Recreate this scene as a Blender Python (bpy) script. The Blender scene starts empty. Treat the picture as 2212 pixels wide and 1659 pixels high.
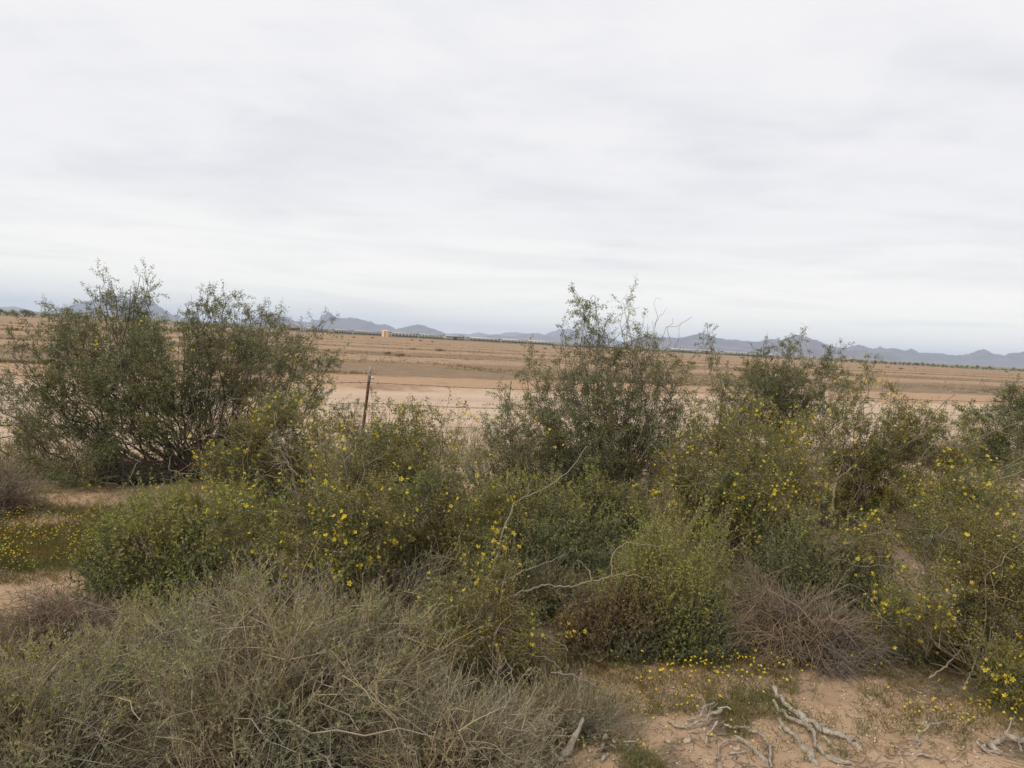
import bpy, math
import numpy as np
from mathutils import Matrix, Vector

# ------------------------------------------------------------------ camera
SC = bpy.context.scene
COL = SC.collection
CAM_H = 1.66
PITCH = math.radians(3.27)
ROLL = math.radians(3.23)
KD = 3000.0 / 2212.0
FD = 2200.0 / KD                      # focal length in picture units (2212 wide)
CX, CY = 1106.0, 829.5

_f = np.array([0.0, math.cos(PITCH), -math.sin(PITCH)])
_r0 = np.array([1.0, 0.0, 0.0])
_u0 = np.cross(_r0, _f)
_r = math.cos(ROLL) * _r0 + math.sin(ROLL) * _u0
_u = -math.sin(ROLL) * _r0 + math.cos(ROLL) * _u0
cam_data = bpy.data.cameras.new("camera")
cam = bpy.data.objects.new("camera", cam_data)
COL.objects.link(cam)
cam.matrix_world = Matrix(((_r[0], _u[0], -_f[0], 0), (_r[1], _u[1], -_f[1], 0), (_r[2], _u[2], -_f[2], CAM_H), (0, 0, 0, 1)))
cam_data.sensor_width = 36.0
cam_data.lens = 36.0 * 2200.0 / 3000.0
cam_data.clip_start = 0.05
cam_data.clip_end = 90000.0
SC.camera = cam

# ------------------------------------------------------------------ node helper
class NT:
    def __init__(self, tree):
        self.t = tree
        self.n = tree.nodes
        self.l = tree.links
    def new(self, kind, **kw):
        nd = self.n.new(kind)
        for k, v in kw.items():
            setattr(nd, k, v)
        return nd
    def put(self, sock, v):
        if v is None:
            return
        if isinstance(v, bpy.types.NodeSocket):
            self.l.new(v, sock)
        else:
            if isinstance(v, (tuple, list)) and len(v) == 3 and sock.type == 'RGBA':
                v = (*v, 1.0)
            sock.default_value = v
    def math(self, op, a, b=None, c=None, clamp=False):
        nd = self.new('ShaderNodeMath', operation=op)
        nd.use_clamp = clamp
        self.put(nd.inputs[0], a)
        self.put(nd.inputs[1], b)
        self.put(nd.inputs[2], c)
        return nd.outputs[0]
    def vmath(self, op, a, b=None, s=None):
        nd = self.new('ShaderNodeVectorMath', operation=op)
        self.put(nd.inputs[0], a)
        self.put(nd.inputs[1], b)
        if s is not None:
            self.put(nd.inputs[3], s)
        return nd.outputs[0]
    def mix(self, fac, a, b, blend='MIX'):
        nd = self.new('ShaderNodeMix', data_type='RGBA', blend_type=blend)
        self.put(nd.inputs[0], fac)
        self.put(nd.inputs[6], a)
        self.put(nd.inputs[7], b)
        return nd.outputs[2]
    def noise(self, vec, scale, detail=4.0, rough=0.55, dist=0.0):
        nd = self.new('ShaderNodeTexNoise')
        self.put(nd.inputs['Vector'], vec)
        self.put(nd.inputs['Scale'], scale)
        self.put(nd.inputs['Detail'], detail)
        self.put(nd.inputs['Roughness'], rough)
        self.put(nd.inputs['Distortion'], dist)
        return nd.outputs[0]
    def ramp(self, fac, lo, hi, a=0.0, b=1.0, smooth=True):
        nd = self.new('ShaderNodeMapRange', interpolation_type='SMOOTHSTEP' if smooth else 'LINEAR')
        self.put(nd.inputs[0], fac)
        self.put(nd.inputs[1], lo)
        self.put(nd.inputs[2], hi)
        self.put(nd.inputs[3], a)
        self.put(nd.inputs[4], b)
        return nd.outputs[0]
    def comb(self, x, y, z):
        nd = self.new('ShaderNodeCombineXYZ')
        self.put(nd.inputs[0], x); self.put(nd.inputs[1], y); self.put(nd.inputs[2], z)
        return nd.outputs[0]
    def sep(self, v):
        nd = self.new('ShaderNodeSeparateXYZ')
        self.put(nd.inputs[0], v)
        return nd.outputs

# ------------------------------------------------------------------ world and sun
SUN_EL, SUN_AZ = math.radians(44), math.radians(-138)      # azimuth from +Y towards +X
world = bpy.data.worlds.new("World")
SC.world = world
world.use_nodes = True
w = NT(world.node_tree)
w.n.clear()
sky = w.new('ShaderNodeTexSky', sky_type='NISHITA')
sky.sun_disc = False
sky.sun_elevation = SUN_EL
sky.sun_rotation = SUN_AZ
geo = w.new('ShaderNodeTexCoord')
gx, gy, gz = w.sep(geo.outputs['Generated'])
zc = w.math('MAXIMUM', gz, 0.0)
den = w.math('ADD', zc, 0.10)
px_ = w.math('DIVIDE', gx, den)
py_ = w.math('DIVIDE', gy, den)
pv = w.comb(px_, py_, 3.7)
n1 = w.noise(pv, 0.55, 6.0, 0.52, 0.25)
n2 = w.noise(w.vmath('ADD', pv, (5.3, 2.2, 0.0)), 1.5, 6.0, 0.58, 0.4)
n3 = w.noise(w.comb(w.math('MULTIPLY', px_, 0.35), py_, 9.1), 2.2, 5.0, 0.55, 0.2)
cl = w.math('ADD', w.math('MULTIPLY', n1, 0.5), w.math('ADD', w.math('MULTIPLY', n2, 0.28), w.math('MULTIPLY', n3, 0.22)))
bright = w.ramp(cl, 0.40, 0.55)
cloud = w.mix(bright, (7.05, 7.10, 7.50), (8.1, 8.05, 8.2))
warm = w.ramp(gz, 0.0, 0.20, 1.0, 0.0)
cloud = w.mix(w.math('MULTIPLY', warm, 0.85), cloud, (10.8, 10.5, 9.4))
cover = w.ramp(w.math('ADD', w.math('MULTIPLY', n3, 0.6), w.math('MULTIPLY', n2, 0.4)), 0.26, 0.42, 0.86, 1.0)
azm = w.math('ARCTAN2', gx, gy)
lowv = w.comb(w.math('MULTIPLY', azm, 1.6), w.math('MULTIPLY', gz, 20.0), 1.3)
ls = w.ramp(w.noise(lowv, 1.5, 6.0, 0.55, 0.5), 0.47, 0.64)
cloud = w.mix(w.math('MULTIPLY', w.math('MULTIPLY', ls, w.ramp(gz, 0.05, 0.30, 1.0, 0.25)), 0.28), cloud, (6.7, 6.9, 7.35))
skyc = w.mix(cover, sky.outputs[0], cloud)
bg = w.new('ShaderNodeBackground')
w.put(bg.inputs[0], skyc)
bg.inputs[1].default_value = 0.1
wo = w.new('ShaderNodeOutputWorld')
w.l.new(bg.outputs[0], wo.inputs[0])

sun_d = bpy.data.lights.new("sun", 'SUN')
sun_d.energy = 2.2
sun_d.angle = math.radians(18)
sun_d.color = (1.0, 0.90, 0.74)
sun = bpy.data.objects.new("sun", sun_d)
COL.objects.link(sun)
sdir = Vector((math.sin(SUN_AZ) * math.cos(SUN_EL), math.cos(SUN_AZ) * math.cos(SUN_EL), math.sin(SUN_EL)))
sun.rotation_euler = sdir.to_track_quat('Z', 'Y').to_euler()

SC.view_settings.view_transform = 'Standard'
SC.view_settings.look = 'None'
SC.view_settings.exposure = 0.2
SC.view_settings.gamma = 1.0
SC.view_settings.use_curve_mapping = False
SC.cycles.max_bounces = 6
SC.cycles.diffuse_bounces = 3
SC.cycles.transmission_bounces = 3
SC.cycles.volume_bounces = 2
SC.cycles.use_denoising = True

# ------------------------------------------------------------------ geometry helpers
def ray(x, y):
    return _f + ((np.asarray(x, float) - CX) / FD)[..., None] * _r - ((np.asarray(y, float) - CY) / FD)[..., None] * _u
def P(x, y, depth):
    """world point seen at picture position (2212-wide units) at distance depth along +Y"""
    d = ray(np.float64(x), np.float64(y))
    return np.array([0, 0, CAM_H]) + d * (depth / d[1])
def G(x, y, z=0.0):
    d = ray(np.float64(x), np.float64(y))
    return np.array([0, 0, CAM_H]) + d * ((z - CAM_H) / d[2])
def crop(ox, oy, sc, pts):
    return [((ox + a * sc) / KD, (oy + b * sc) / KD) for a, b in pts]

def make_mesh(name, verts, faces, smooth=False):
    verts = np.asarray(verts, np.float32)
    faces = np.asarray(faces, np.int32)
    me = bpy.data.meshes.new(name)
    me.vertices.add(len(verts))
    me.vertices.foreach_set("co", verts.ravel())
    k = faces.shape[1]
    me.loops.add(faces.size)
    me.loops.foreach_set("vertex_index", faces.ravel())
    me.polygons.add(len(faces))
    me.polygons.foreach_set("loop_start", np.arange(0, faces.size, k, dtype=np.int32))
    if smooth:
        me.polygons.foreach_set("use_smooth", np.ones(len(faces), bool))
    me.update(calc_edges=True)
    return me

def obj(name, me, mat=None, parent=None, loc=None, kind=None):
    o = bpy.data.objects.new(name, me)
    COL.objects.link(o)
    if mat is not None and me is not None and len(me.materials) == 0:
        me.materials.append(mat)
    if parent is not None:
        o.parent = parent
    if loc is not None:
        o.location = tuple(float(v) for v in loc)
    if kind:
        o["kind"] = kind
    return o
def tag(o, label, cat, group=None):
    o["label"] = label
    o["category"] = cat
    if group:
        o["group"] = group
    return o
def thing(name, loc, label, cat, group=None):
    return tag(obj(name, None, loc=loc), label, cat, group)

class MB:
    """collects quads"""
    def __init__(self, k=4):
        self.v, self.f, self.n, self.k = [], [], 0, k
    def add(self, v, f):
        v = np.asarray(v, float).reshape(-1, 3)
        self.v.append(v)
        self.f.append(np.asarray(f, int).reshape(-1, self.k) + self.n)
        self.n += len(v)
    def box(self, lo, hi, M=None):
        x0, y0, z0 = lo; x1, y1, z1 = hi
        v = np.array([(x0, y0, z0), (x1, y0, z0), (x1, y1, z0), (x0, y1, z0), (x0, y0, z1), (x1, y0, z1), (x1, y1, z1), (x0, y1, z1)], float)
        if M is not None:
            v = v @ np.asarray(M)[:3, :3].T + np.asarray(M)[:3, 3]
        self.add(v, [(0, 3, 2, 1), (4, 5, 6, 7), (0, 1, 5, 4), (1, 2, 6, 5), (2, 3, 7, 6), (3, 0, 4, 7)])
    def tubes(self, pts, rad, sides=3, rng=None, cap=False):
        """pts (P,N,3), rad (P,N)"""
        pts = np.asarray(pts, float)
        if pts.ndim == 2:
            pts = pts[None]
        rad = np.asarray(rad, float)
        if rad.ndim == 1:
            rad = np.broadcast_to(rad, pts.shape[:2])
        p, n, _ = pts.shape
        if p == 0:
            return
        tan = np.gradient(pts, axis=1)
        tan /= np.linalg.norm(tan, axis=2, keepdims=True) + 1e-12
        main = pts[:, -1] - pts[:, 0]
        main /= np.linalg.norm(main, axis=1, keepdims=True) + 1e-9
        ref = np.where((np.abs(main[:, 2:3]) < 0.8), np.array([[0, 0, 1.0]]), np.array([[0, 1.0, 0]]))
        uu = np.cross(tan, ref[:, None, :])
        uu /= np.linalg.norm(uu, axis=2, keepdims=True) + 1e-9
        vv = np.cross(tan, uu)
        a = np.arange(sides) * 2 * math.pi / sides
        ring = (np.cos(a)[None, None, :, None] * uu[:, :, None, :] + np.sin(a)[None, None, :, None] * vv[:, :, None, :])
        ver = pts[:, :, None, :] + rad[:, :, None, None] * ring
        idx = np.arange(p * n * sides).reshape(p, n, sides)
        nx = np.roll(idx, -1, axis=2)
        q = np.stack([idx[:, :-1], nx[:, :-1], nx[:, 1:], idx[:, 1:]], axis=-1).reshape(-1, 4)
        self.add(ver.reshape(-1, 3), q)
    def leaves(self, c, d, length, width, rng, bend=0.0):
        """diamond leaves: base c, direction d"""
        n = len(c)
        if n == 0:
            return
        d = d / (np.linalg.norm(d, axis=1, keepdims=True) + 1e-9)
        s = np.cross(d, rng.normal(size=(n, 3)))
        s /= np.linalg.norm(s, axis=1, keepdims=True) + 1e-9
        L = np.broadcast_to(np.asarray(length, float), (n,))[:, None]
        W = np.broadcast_to(np.asarray(width, float), (n,))[:, None]
        nn = np.cross(d, s)
        if self.k == 3:
            v = np.stack([c + s * W * 0.45, c + d * L + nn * L * bend, c - s * W * 0.45 + d * L * 0.25], axis=1)
            self.add(v.reshape(-1, 3), np.arange(3 * n).reshape(n, 3))
            return
        v = np.stack([c, c + d * L * 0.45 + s * W * 0.5, c + d * L + nn * L * bend, c + d * L * 0.45 - s * W * 0.5], axis=1)
        self.add(v.reshape(-1, 3), np.arange(4 * n).reshape(n, 4))
    def mesh(self, name, off=(0, 0, 0), smooth=False):
        if not self.v:
            return make_mesh(name, np.zeros((0, 3)), np.zeros((0, self.k)))
        return make_mesh(name, np.concatenate(self.v) - np.asarray(off, float), np.concatenate(self.f), smooth)

def unit(v):
    return v / (np.linalg.norm(v, axis=-1, keepdims=True) + 1e-9)
def h2(ix, iy, seed):
    h = (ix * 374761393 + iy * 668265263 + seed * 974634777) & 0xFFFFFFFF
    h = ((h ^ (h >> 13)) * 1274126177) & 0xFFFFFFFF
    return ((h ^ (h >> 16)) & 0xFFFF) / 65535.0
def vnoise(x, y, seed=0):
    x = np.asarray(x, float); y = np.asarray(y, float)
    ix = np.floor(x).astype(np.int64); iy = np.floor(y).astype(np.int64)
    fx = x - ix; fy = y - iy
    fx = fx * fx * (3 - 2 * fx); fy = fy * fy * (3 - 2 * fy)
    return (h2(ix, iy, seed) * (1 - fx) + h2(ix + 1, iy, seed) * fx) * (1 - fy) + (h2(ix, iy + 1, seed) * (1 - fx) + h2(ix + 1, iy + 1, seed) * fx) * fy
def fbm(x, y, seed=0, octv=4, gain=0.5):
    s = 0; a = 1; t = 0
    for k in range(octv):
        s = s + a * vnoise(x * 2 ** k, y * 2 ** k, seed + 17 * k); t += a; a *= gain
    return s / t
def sstep(a, b, x):
    t = np.clip((x - a) / (b - a), 0, 1)
    return t * t * (3 - 2 * t)

def bez(p0, p1, n, rng, wob=0.06, rise=None):
    """curved polylines from p0 (P,3) to p1 (P,3)"""
    p0 = np.asarray(p0, float); p1 = np.asarray(p1, float)
    Pn = len(p0)
    t = np.linspace(0, 1, n)[None, :, None]
    L = np.linalg.norm(p1 - p0, axis=1)[:, None, None]
    pts = p0[:, None] * (1 - t) + p1[:, None] * t
    if rise is not None:
        pts = pts + np.sin(np.pi * t) * L * np.asarray(rise)[..., None, :]
    kick = rng.normal(size=(Pn, n, 3)) * wob
    kick[:, 0] = 0
    kick = np.cumsum(kick, axis=1)
    kick = kick - kick[:, -1:] * t
    return pts + kick * L / math.sqrt(n)
def on_curve(pts, which, t):
    n = pts.shape[1]
    f = np.clip(t, 0, 0.9999) * (n - 1)
    i = f.astype(int)
    r = (f - i)[:, None]
    a = pts[which, i]; b = pts[which, i + 1]
    return a * (1 - r) + b * r, unit(b - a)
def ball(n, rng, p=0.45):
    d = unit(rng.normal(size=(n, 3)))
    return d * (rng.random(n) ** p)[:, None]

# ------------------------------------------------------------------ materials
def mat_new(name):
    m = bpy.data.materials.new(name)
    m.use_nodes = True
    t = NT(m.node_tree)
    t.n.clear()
    out = t.new('ShaderNodeOutputMaterial')
    return m, t, out
def principled(t, col, rough=0.8, spec=0.3, normal=None, metal=0.0):
    b = t.new('ShaderNodeBsdfPrincipled')
    t.put(b.inputs['Base Color'], col)
    t.put(b.inputs['Roughness'], rough)
    t.put(b.inputs['Specular IOR Level'], spec)
    t.put(b.inputs['Metallic'], metal)
    if normal is not None:
        t.put(b.inputs['Normal'], normal)
    return b.outputs[0]
def rand_island(t):
    return t.new('ShaderNodeNewGeometry').outputs['Random Per Island']
def mat_leaf(name, cols, trans=0.25, rough=0.42, spec=0.5, warm=(1.22, 1.0, 0.80)):
    m, t, out = mat_new(name)
    r = rand_island(t)
    nd = t.new('ShaderNodeValToRGB')
    nd.color_ramp.interpolation = 'LINEAR'
    e = nd.color_ramp.elements
    while len(e) < len(cols):
        e.new(0.5)
    for k, c in enumerate(cols):
        e[k].position = k / max(1, len(cols) - 1)
        e[k].color = (*c, 1)
    t.put(nd.inputs[0], r)
    tn = t.noise(t.new('ShaderNodeTexCoord').outputs['Object'], 3.0, 3.0, 0.6)
    col = t.mix(1.0, nd.outputs[0], t.mix(t.ramp(tn, 0.35, 0.65), warm, (0.86, 1.0, 0.95)), 'MULTIPLY')
    s = principled(t, col, rough, spec)
    tr = t.new('ShaderNodeBsdfTranslucent')
    t.put(tr.inputs[0], t.mix(0.35, col, (0.25, 0.28, 0.05)))
    mx = t.new('ShaderNodeMixShader')
    mx.inputs[0].default_value = trans
    t.l.new(s, mx.inputs[1]); t.l.new(tr.outputs[0], mx.inputs[2])
    t.l.new(mx.outputs[0], out.inputs[0])
    return m
def mat_bark(name, c0, c1, rough=0.85, scale=30.0, bump=0.25, island=0.5):
    m, t, out = mat_new(name)
    tc = t.new('ShaderNodeTexCoord').outputs['Object']
    n = t.noise(tc, scale, 5.0, 0.6)
    f = t.math('ADD', t.math('MULTIPLY', t.ramp(n, 0.3, 0.7), 1.0 - island), t.math('MULTIPLY', rand_island(t), island))
    col = t.mix(f, c0, c1)
    col = t.mix(1.0, col, t.mix(t.ramp(t.noise(tc, 2.5, 3.0, 0.6), 0.35, 0.65), (1.12, 1.02, 0.88), (0.82, 0.86, 0.92)), 'MULTIPLY')
    bp = t.new('ShaderNodeBump')
    bp.inputs['Strength'].default_value = bump
    bp.inputs['Distance'].default_value = 0.01
    t.put(bp.inputs['Height'], n)
    t.l.new(principled(t, col, rough, 0.2, bp.outputs[0]), out.inputs[0])
    return m
def mat_plain(name, c0, c1=None, rough=0.7, scale=2.0, spec=0.3, metal=0.0):
    m, t, out = mat_new(name)
    tc = t.new('ShaderNodeTexCoord').outputs['Object']
    n = t.noise(tc, scale, 5.0, 0.6)
    t.l.new(principled(t, t.mix(t.ramp(n, 0.3, 0.7), c0, c1 or c0), rough, spec, None, metal), out.inputs[0])
    return m

M_CREO = mat_leaf("creosote_leaf", [(0.092, 0.100, 0.040), (0.145, 0.150, 0.060), (0.200, 0.198, 0.090), (0.120, 0.125, 0.056)], warm=(1.1, 1.0, 0.86))
M_CREO2 = mat_leaf("creosote_leaf_olive", [(0.105, 0.103, 0.030), (0.175, 0.165, 0.045), (0.235, 0.208, 0.065), (0.125, 0.122, 0.040)], warm=(1.14, 1.0, 0.84))
M_SALT = mat_leaf("saltbush_leaf", [(0.095, 0.104, 0.042), (0.140, 0.148, 0.062), (0.195, 0.192, 0.098), (0.112, 0.114, 0.052)], 0.2, 0.6, 0.25, (1.06, 1.0, 0.88))
M_TIP = mat_leaf("saltbush_new_leaf", [(0.210, 0.225, 0.045), (0.280, 0.285, 0.065), (0.340, 0.325, 0.095), (0.235, 0.235, 0.065)], 0.3, 0.6, 0.25, (1.08, 1.0, 0.9))
M_GREYLEAF = mat_leaf("grey_leaf", [(0.165, 0.165, 0.088), (0.250, 0.240, 0.135), (0.180, 0.195, 0.092), (0.320, 0.285, 0.175)], 0.2, 0.7, 0.2, (1.10, 1.0, 0.9))
M_DRYLEAF = mat_leaf("withered_leaf", [(0.140, 0.108, 0.060), (0.195, 0.150, 0.088), (0.105, 0.085, 0.052), (0.160, 0.138, 0.068)], 0.15, 0.75, 0.2)
M_HERB = mat_leaf("herb_leaf", [(0.144, 0.126, 0.060), (0.180, 0.156, 0.078), (0.120, 0.132, 0.048), (0.228, 0.180, 0.102)], 0.25, 0.7, 0.2)
M_HERBG = mat_leaf("herb_green", [(0.115, 0.108, 0.036), (0.150, 0.135, 0.045), (0.120, 0.105, 0.042), (0.170, 0.145, 0.058)], 0.25, 0.7, 0.2)
M_FLOWER = mat_leaf("yellow_petal", [(0.60, 0.42, 0.018), (0.70, 0.53, 0.035), (0.64, 0.44, 0.015), (0.73, 0.59, 0.08)], warm=(1.04, 1.0, 0.9), trans=0.25, rough=0.6, spec=0.2)
M_STEM = mat_bark("creosote_stem", (0.120, 0.100, 0.080), (0.230, 0.200, 0.165))
M_STEMD = mat_bark("creosote_dark_stem", (0.065, 0.055, 0.045), (0.160, 0.135, 0.110))
M_PALE = mat_bark("pale_stem", (0.150, 0.130, 0.105), (0.280, 0.245, 0.200))
M_TWIG = mat_bark("grey_twig", (0.180, 0.154, 0.116), (0.420, 0.362, 0.277), island=0.8)
M_DRY = mat_bark("dry_twig", (0.135, 0.108, 0.084), (0.310, 0.252, 0.196), island=0.8)
M_WOOD = mat_bark("bleached_wood", (0.150, 0.120, 0.095), (0.470, 0.405, 0.330), scale=55.0, bump=1.0, island=0.12)
def mat_wood():
    m, t, out = mat_new("bleached_wood")
    tc = t.new('ShaderNodeTexCoord').outputs['Object']
    n1 = t.noise(tc, 22.0, 6.0, 0.65, 0.6)
    n2 = t.noise(tc, 110.0, 5.0, 0.7, 1.2)
    col = t.mix(t.ramp(n1, 0.32, 0.68), (0.300, 0.255, 0.205), (0.560, 0.490, 0.405))
    col = t.mix(t.math('MULTIPLY', t.ramp(n2, 0.58, 0.72), 0.7), col, (0.110, 0.088, 0.070))
    bp = t.new('ShaderNodeBump')
    bp.inputs['Strength'].default_value = 1.0
    bp.inputs['Distance'].default_value = 0.012
    t.put(bp.inputs['Height'], t.math('SUBTRACT', n1, t.math('MULTIPLY', n2, 0.8)))
    t.l.new(principled(t, col, 0.9, 0.15, bp.outputs[0]), out.inputs[0])
    return m
M_WOOD = mat_wood()
M_RUST = mat_plain("rusted_steel", (0.085, 0.034, 0.020), (0.150, 0.068, 0.040), 0.8, 25.0)
M_POSTTOP = mat_plain("chipped_white_paint", (0.42, 0.38, 0.32), (0.20, 0.16, 0.12), 0.7, 60.0)
M_WIRE = mat_plain("rusty_wire", (0.060, 0.038, 0.030), (0.110, 0.080, 0.065), 0.7, 40.0)

# ------------------------------------------------------------------ ground
SL = 0.47                                            # road, fence and field run along (1, SL)
def zone(x, y):
    return y - SL * x
SAND = [(1400, 1480, .30), (1480, 1500, .22), (1340, 1560, .26), (1430, 1560, .22), (1760, 1490, .30), (1830, 1530, .3), (1690, 1640, .22), (1700, 1600, .16),
        (1260, 1650, .12), (1900, 1600, .25), (2020, 1640, .25), (30, 1290, .35), (90, 1255, .25), (1980, 1150, .5), (2140, 1190, .4), (1560, 1640, .15),
        (60, 1130, .3), (180, 1085, .3), (2100, 1560, .2), (1620, 1470, .2)]
SANDW = [(*G(a, b)[:2], r) for a, b, r in SAND]
def bare(x, y):
    """1 = bare sand, 0 = covered by low herbs and litter"""
    m = sstep(0.56, 0.74, fbm(x * 1.1, y * 1.1, 5, 4))
    for sx, sy, r in SANDW:
        rr = r * (0.75 + 0.9 * fbm(x * 3.1, y * 3.1, 8, 3))
        d = np.hypot((x - sx) * 0.8, (y - sy) * 1.1)
        m = np.maximum(m, 1 - sstep(0.45 * rr, 1.25 * rr, d))
    return m
def height(x, y):
    s = zone(x, y)
    r = np.hypot(x, y)
    near = 1 - sstep(10.5, 13.0, s)
    h = near * (0.10 * (fbm(x * 0.55, y * 0.55, 3, 3) - 0.5) + 0.035 * (fbm(x * 2.4, y * 2.4, 4, 3) - 0.5) + 0.018 * (fbm(x * 9, y * 9, 14, 2) - 0.5))
    road = sstep(11, 13, s) * (1 - sstep(34, 38, s))
    h = h + road * 0.03 * (fbm(x * 0.3, y * 0.6, 6, 3) - 0.5)
    h = h + 0.16 * np.exp(-((s - 24.6 - 0.8 * (fbm(x * 0.15, y * 0.15, 9, 2) - 0.5)) / 0.7) ** 2) * sstep(0.40, 0.62, fbm(x * 0.11, y * 0.11, 12, 2))
    fld = sstep(30.5, 32.5, s) * (1 - sstep(420, 436, s))
    wob = 1.6 * (fbm(x * 0.05, y * 0.05, 31, 3) - 0.5)
    ph = (s + wob - 51.5) / 26.0
    ph = ph - np.round(ph)
    h = h + fld * (0.22 * np.exp(-(ph * 26 / 3.2) ** 2) * sstep(38, 44, s) + 0.10 * (fbm(x * 0.8, y * 0.8, 33, 3) - 0.5) + 0.05)
    h = h + 30.0 * np.clip((r - 1400) / 9000.0, 0, 1.2) ** 1.4
    return h
def axis(lo, hi, d0, inner, g):
    a = [0.0]
    while a[-1] < hi:
        a.append(a[-1] + (d0 if a[-1] < inner else max(d0, (a[-1] - inner) * g + d0)))
    b = [0.0]
    while b[-1] < -lo:
        b.append(b[-1] + (d0 if b[-1] < inner else max(d0, (b[-1] - inner) * g + d0)))
    return np.array([-v for v in b[:0:-1]] + a)
gxs = axis(-28000, 28000, 0.09, 3.2, 0.085)
gya = [0.6]
while gya[-1] < 28000:
    d = 0.08 if gya[-1] < 6.0 else 0.08 + (gya[-1] - 6.0) * 0.033
    gya.append(gya[-1] + d)
gyb = [0.6 - 0.3]
while gyb[-1] > -3500:
    gyb.append(gyb[-1] - (0.3 + (0.3 - gyb[-1]) * 0.25))
gys = np.array(gyb[::-1] + gya)
GX, GY = np.meshgrid(gxs, gys)
GZ = height(GX, GY)
nx_, ny_ = len(gxs), len(gys)
gi = np.arange(nx_ * ny_).reshape(ny_, nx_)
gf = np.stack([gi[:-1, :-1], gi[:-1, 1:], gi[1:, 1:], gi[1:, :-1]], -1).reshape(-1, 4)
g_me = make_mesh("ground", np.stack([GX, GY, GZ], -1).reshape(-1, 3), gf, True)
att = g_me.attributes.new("bare", 'FLOAT', 'POINT')
att.data.foreach_set("value", bare(GX, GY).astype(np.float32).ravel())

m, t, out = mat_new("desert_ground")
pos = t.new('ShaderNodeNewGeometry').outputs['Position']
X, Y, Z = t.sep(pos)
wob = t.math('MULTIPLY', t.math('SUBTRACT', t.noise(pos, 0.35, 7.0, 0.72), 0.5), 3.4)
wob2 = t.math('MULTIPLY', t.math('SUBTRACT', t.noise(pos, 0.06, 4.0, 0.6), 0.5), 5.0)
S0 = t.math('SUBTRACT', Y, t.math('MULTIPLY', X, SL))
S = t.math('ADD', S0, wob)
fine = t.noise(pos, 45.0, 6.0, 0.65)
midn = t.noise(pos, 3.2, 5.0, 0.6)
big = t.noise(pos, 0.5, 4.0, 0.55)
ba = t.new('ShaderNodeAttribute', attribute_name="bare").outputs['Fac']
sand = t.mix(t.ramp(midn, 0.3, 0.7), (0.320, 0.220, 0.142), (0.420, 0.296, 0.196))
sand = t.mix(t.math('MULTIPLY', t.ramp(fine, 0.52, 0.72), 0.55), sand, (0.22, 0.15, 0.095))
litter = t.mix(t.ramp(fine, 0.35, 0.65), (0.135, 0.105, 0.070), (0.270, 0.200, 0.135))
litter = t.mix(t.math('MULTIPLY', t.ramp(midn, 0.5, 0.75), 0.5), litter, (0.33, 0.23, 0.15))
bmask = t.ramp(t.math('ADD', ba, t.math('MULTIPLY', t.math('SUBTRACT', t.noise(pos, 14.0, 5.0, 0.65), 0.5), 0.9)), 0.28, 0.72)
nearc = t.mix(bmask, litter, sand)
# dirt road: long streaks along its direction
along = t.comb(t.math('MULTIPLY', t.math('ADD', X, t.math('MULTIPLY', Y, SL)), 0.06), t.math('MULTIPLY', S0, 0.9), 0.0)
streak = t.noise(along, 1.0, 5.0, 0.6)
road = t.mix(t.ramp(streak, 0.3, 0.7), (0.420, 0.318, 0.235), (0.510, 0.392, 0.295))
road = t.mix(t.math('MULTIPLY', t.ramp(t.noise(pos, 9.0, 4.0, 0.6), 0.55, 0.8), 0.35), road, (0.34, 0.235, 0.155))
should = t.mix(t.ramp(midn, 0.3, 0.75), (0.395, 0.266, 0.172), (0.335, 0.224, 0.145))
should = t.mix(t.math('MULTIPLY', t.ramp(t.noise(pos, 1.6, 6.0, 0.7), 0.60, 0.68), 0.6), should, (0.25, 0.16, 0.105))
dark = t.mix(t.ramp(t.noise(pos, 1.1, 6.0, 0.7), 0.3, 0.7), (0.190, 0.136, 0.088), (0.270, 0.190, 0.125))
dark = t.mix(t.math('MULTIPLY', t.ramp(big, 0.45, 0.7), 0.35), dark, (0.185, 0.138, 0.080))
light = t.mix(t.ramp(t.noise(pos, 0.8, 6.0, 0.7), 0.35, 0.7), (0.350, 0.242, 0.160), (0.290, 0.200, 0.132))
ph = t.math('DIVIDE', t.math('SUBTRACT', t.math('ADD', S, wob2), 51.5), 26.0)
ph = t.math('ABSOLUTE', t.math('SUBTRACT', ph, t.math('ROUND', ph)))
bandw = t.ramp(S0, 60.0, 300.0, 0.0, 0.05)
band = t.math('MULTIPLY', t.ramp(t.math('SUBTRACT', ph, bandw), 0.13, 0.21, 1.0, 0.0), t.ramp(S, 40.0, 44.0))
band = t.math('ADD', t.math('MULTIPLY', band, t.ramp(S0, 70.0, 230.0, 1.0, 0.35)), t.ramp(S0, 70.0, 230.0, 0.0, 0.40))
field = t.mix(band, dark, light)
scrub = t.mix(t.ramp(t.noise(pos, 0.02, 6.0, 0.7), 0.4, 0.6), (0.115, 0.115, 0.075), (0.235, 0.190, 0.130))
spk = t.ramp(t.noise(pos, 2.6, 7.0, 0.75), 0.60, 0.66)
clod = t.ramp(t.noise(pos, 0.9, 8.0, 0.78), 0.56, 0.62)
road = t.mix(t.math('MULTIPLY', spk, 0.45), road, (0.26, 0.18, 0.12))
should = t.mix(t.math('MULTIPLY', clod, 0.5), should, (0.20, 0.135, 0.085))
field = t.mix(t.math('MULTIPLY', clod, 0.55), field, (0.155, 0.108, 0.066))
rut = t.math('ABSOLUTE', t.math('SUBTRACT', t.math('ADD', S0, t.math('MULTIPLY', wob2, 0.2)), 17.6))
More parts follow.
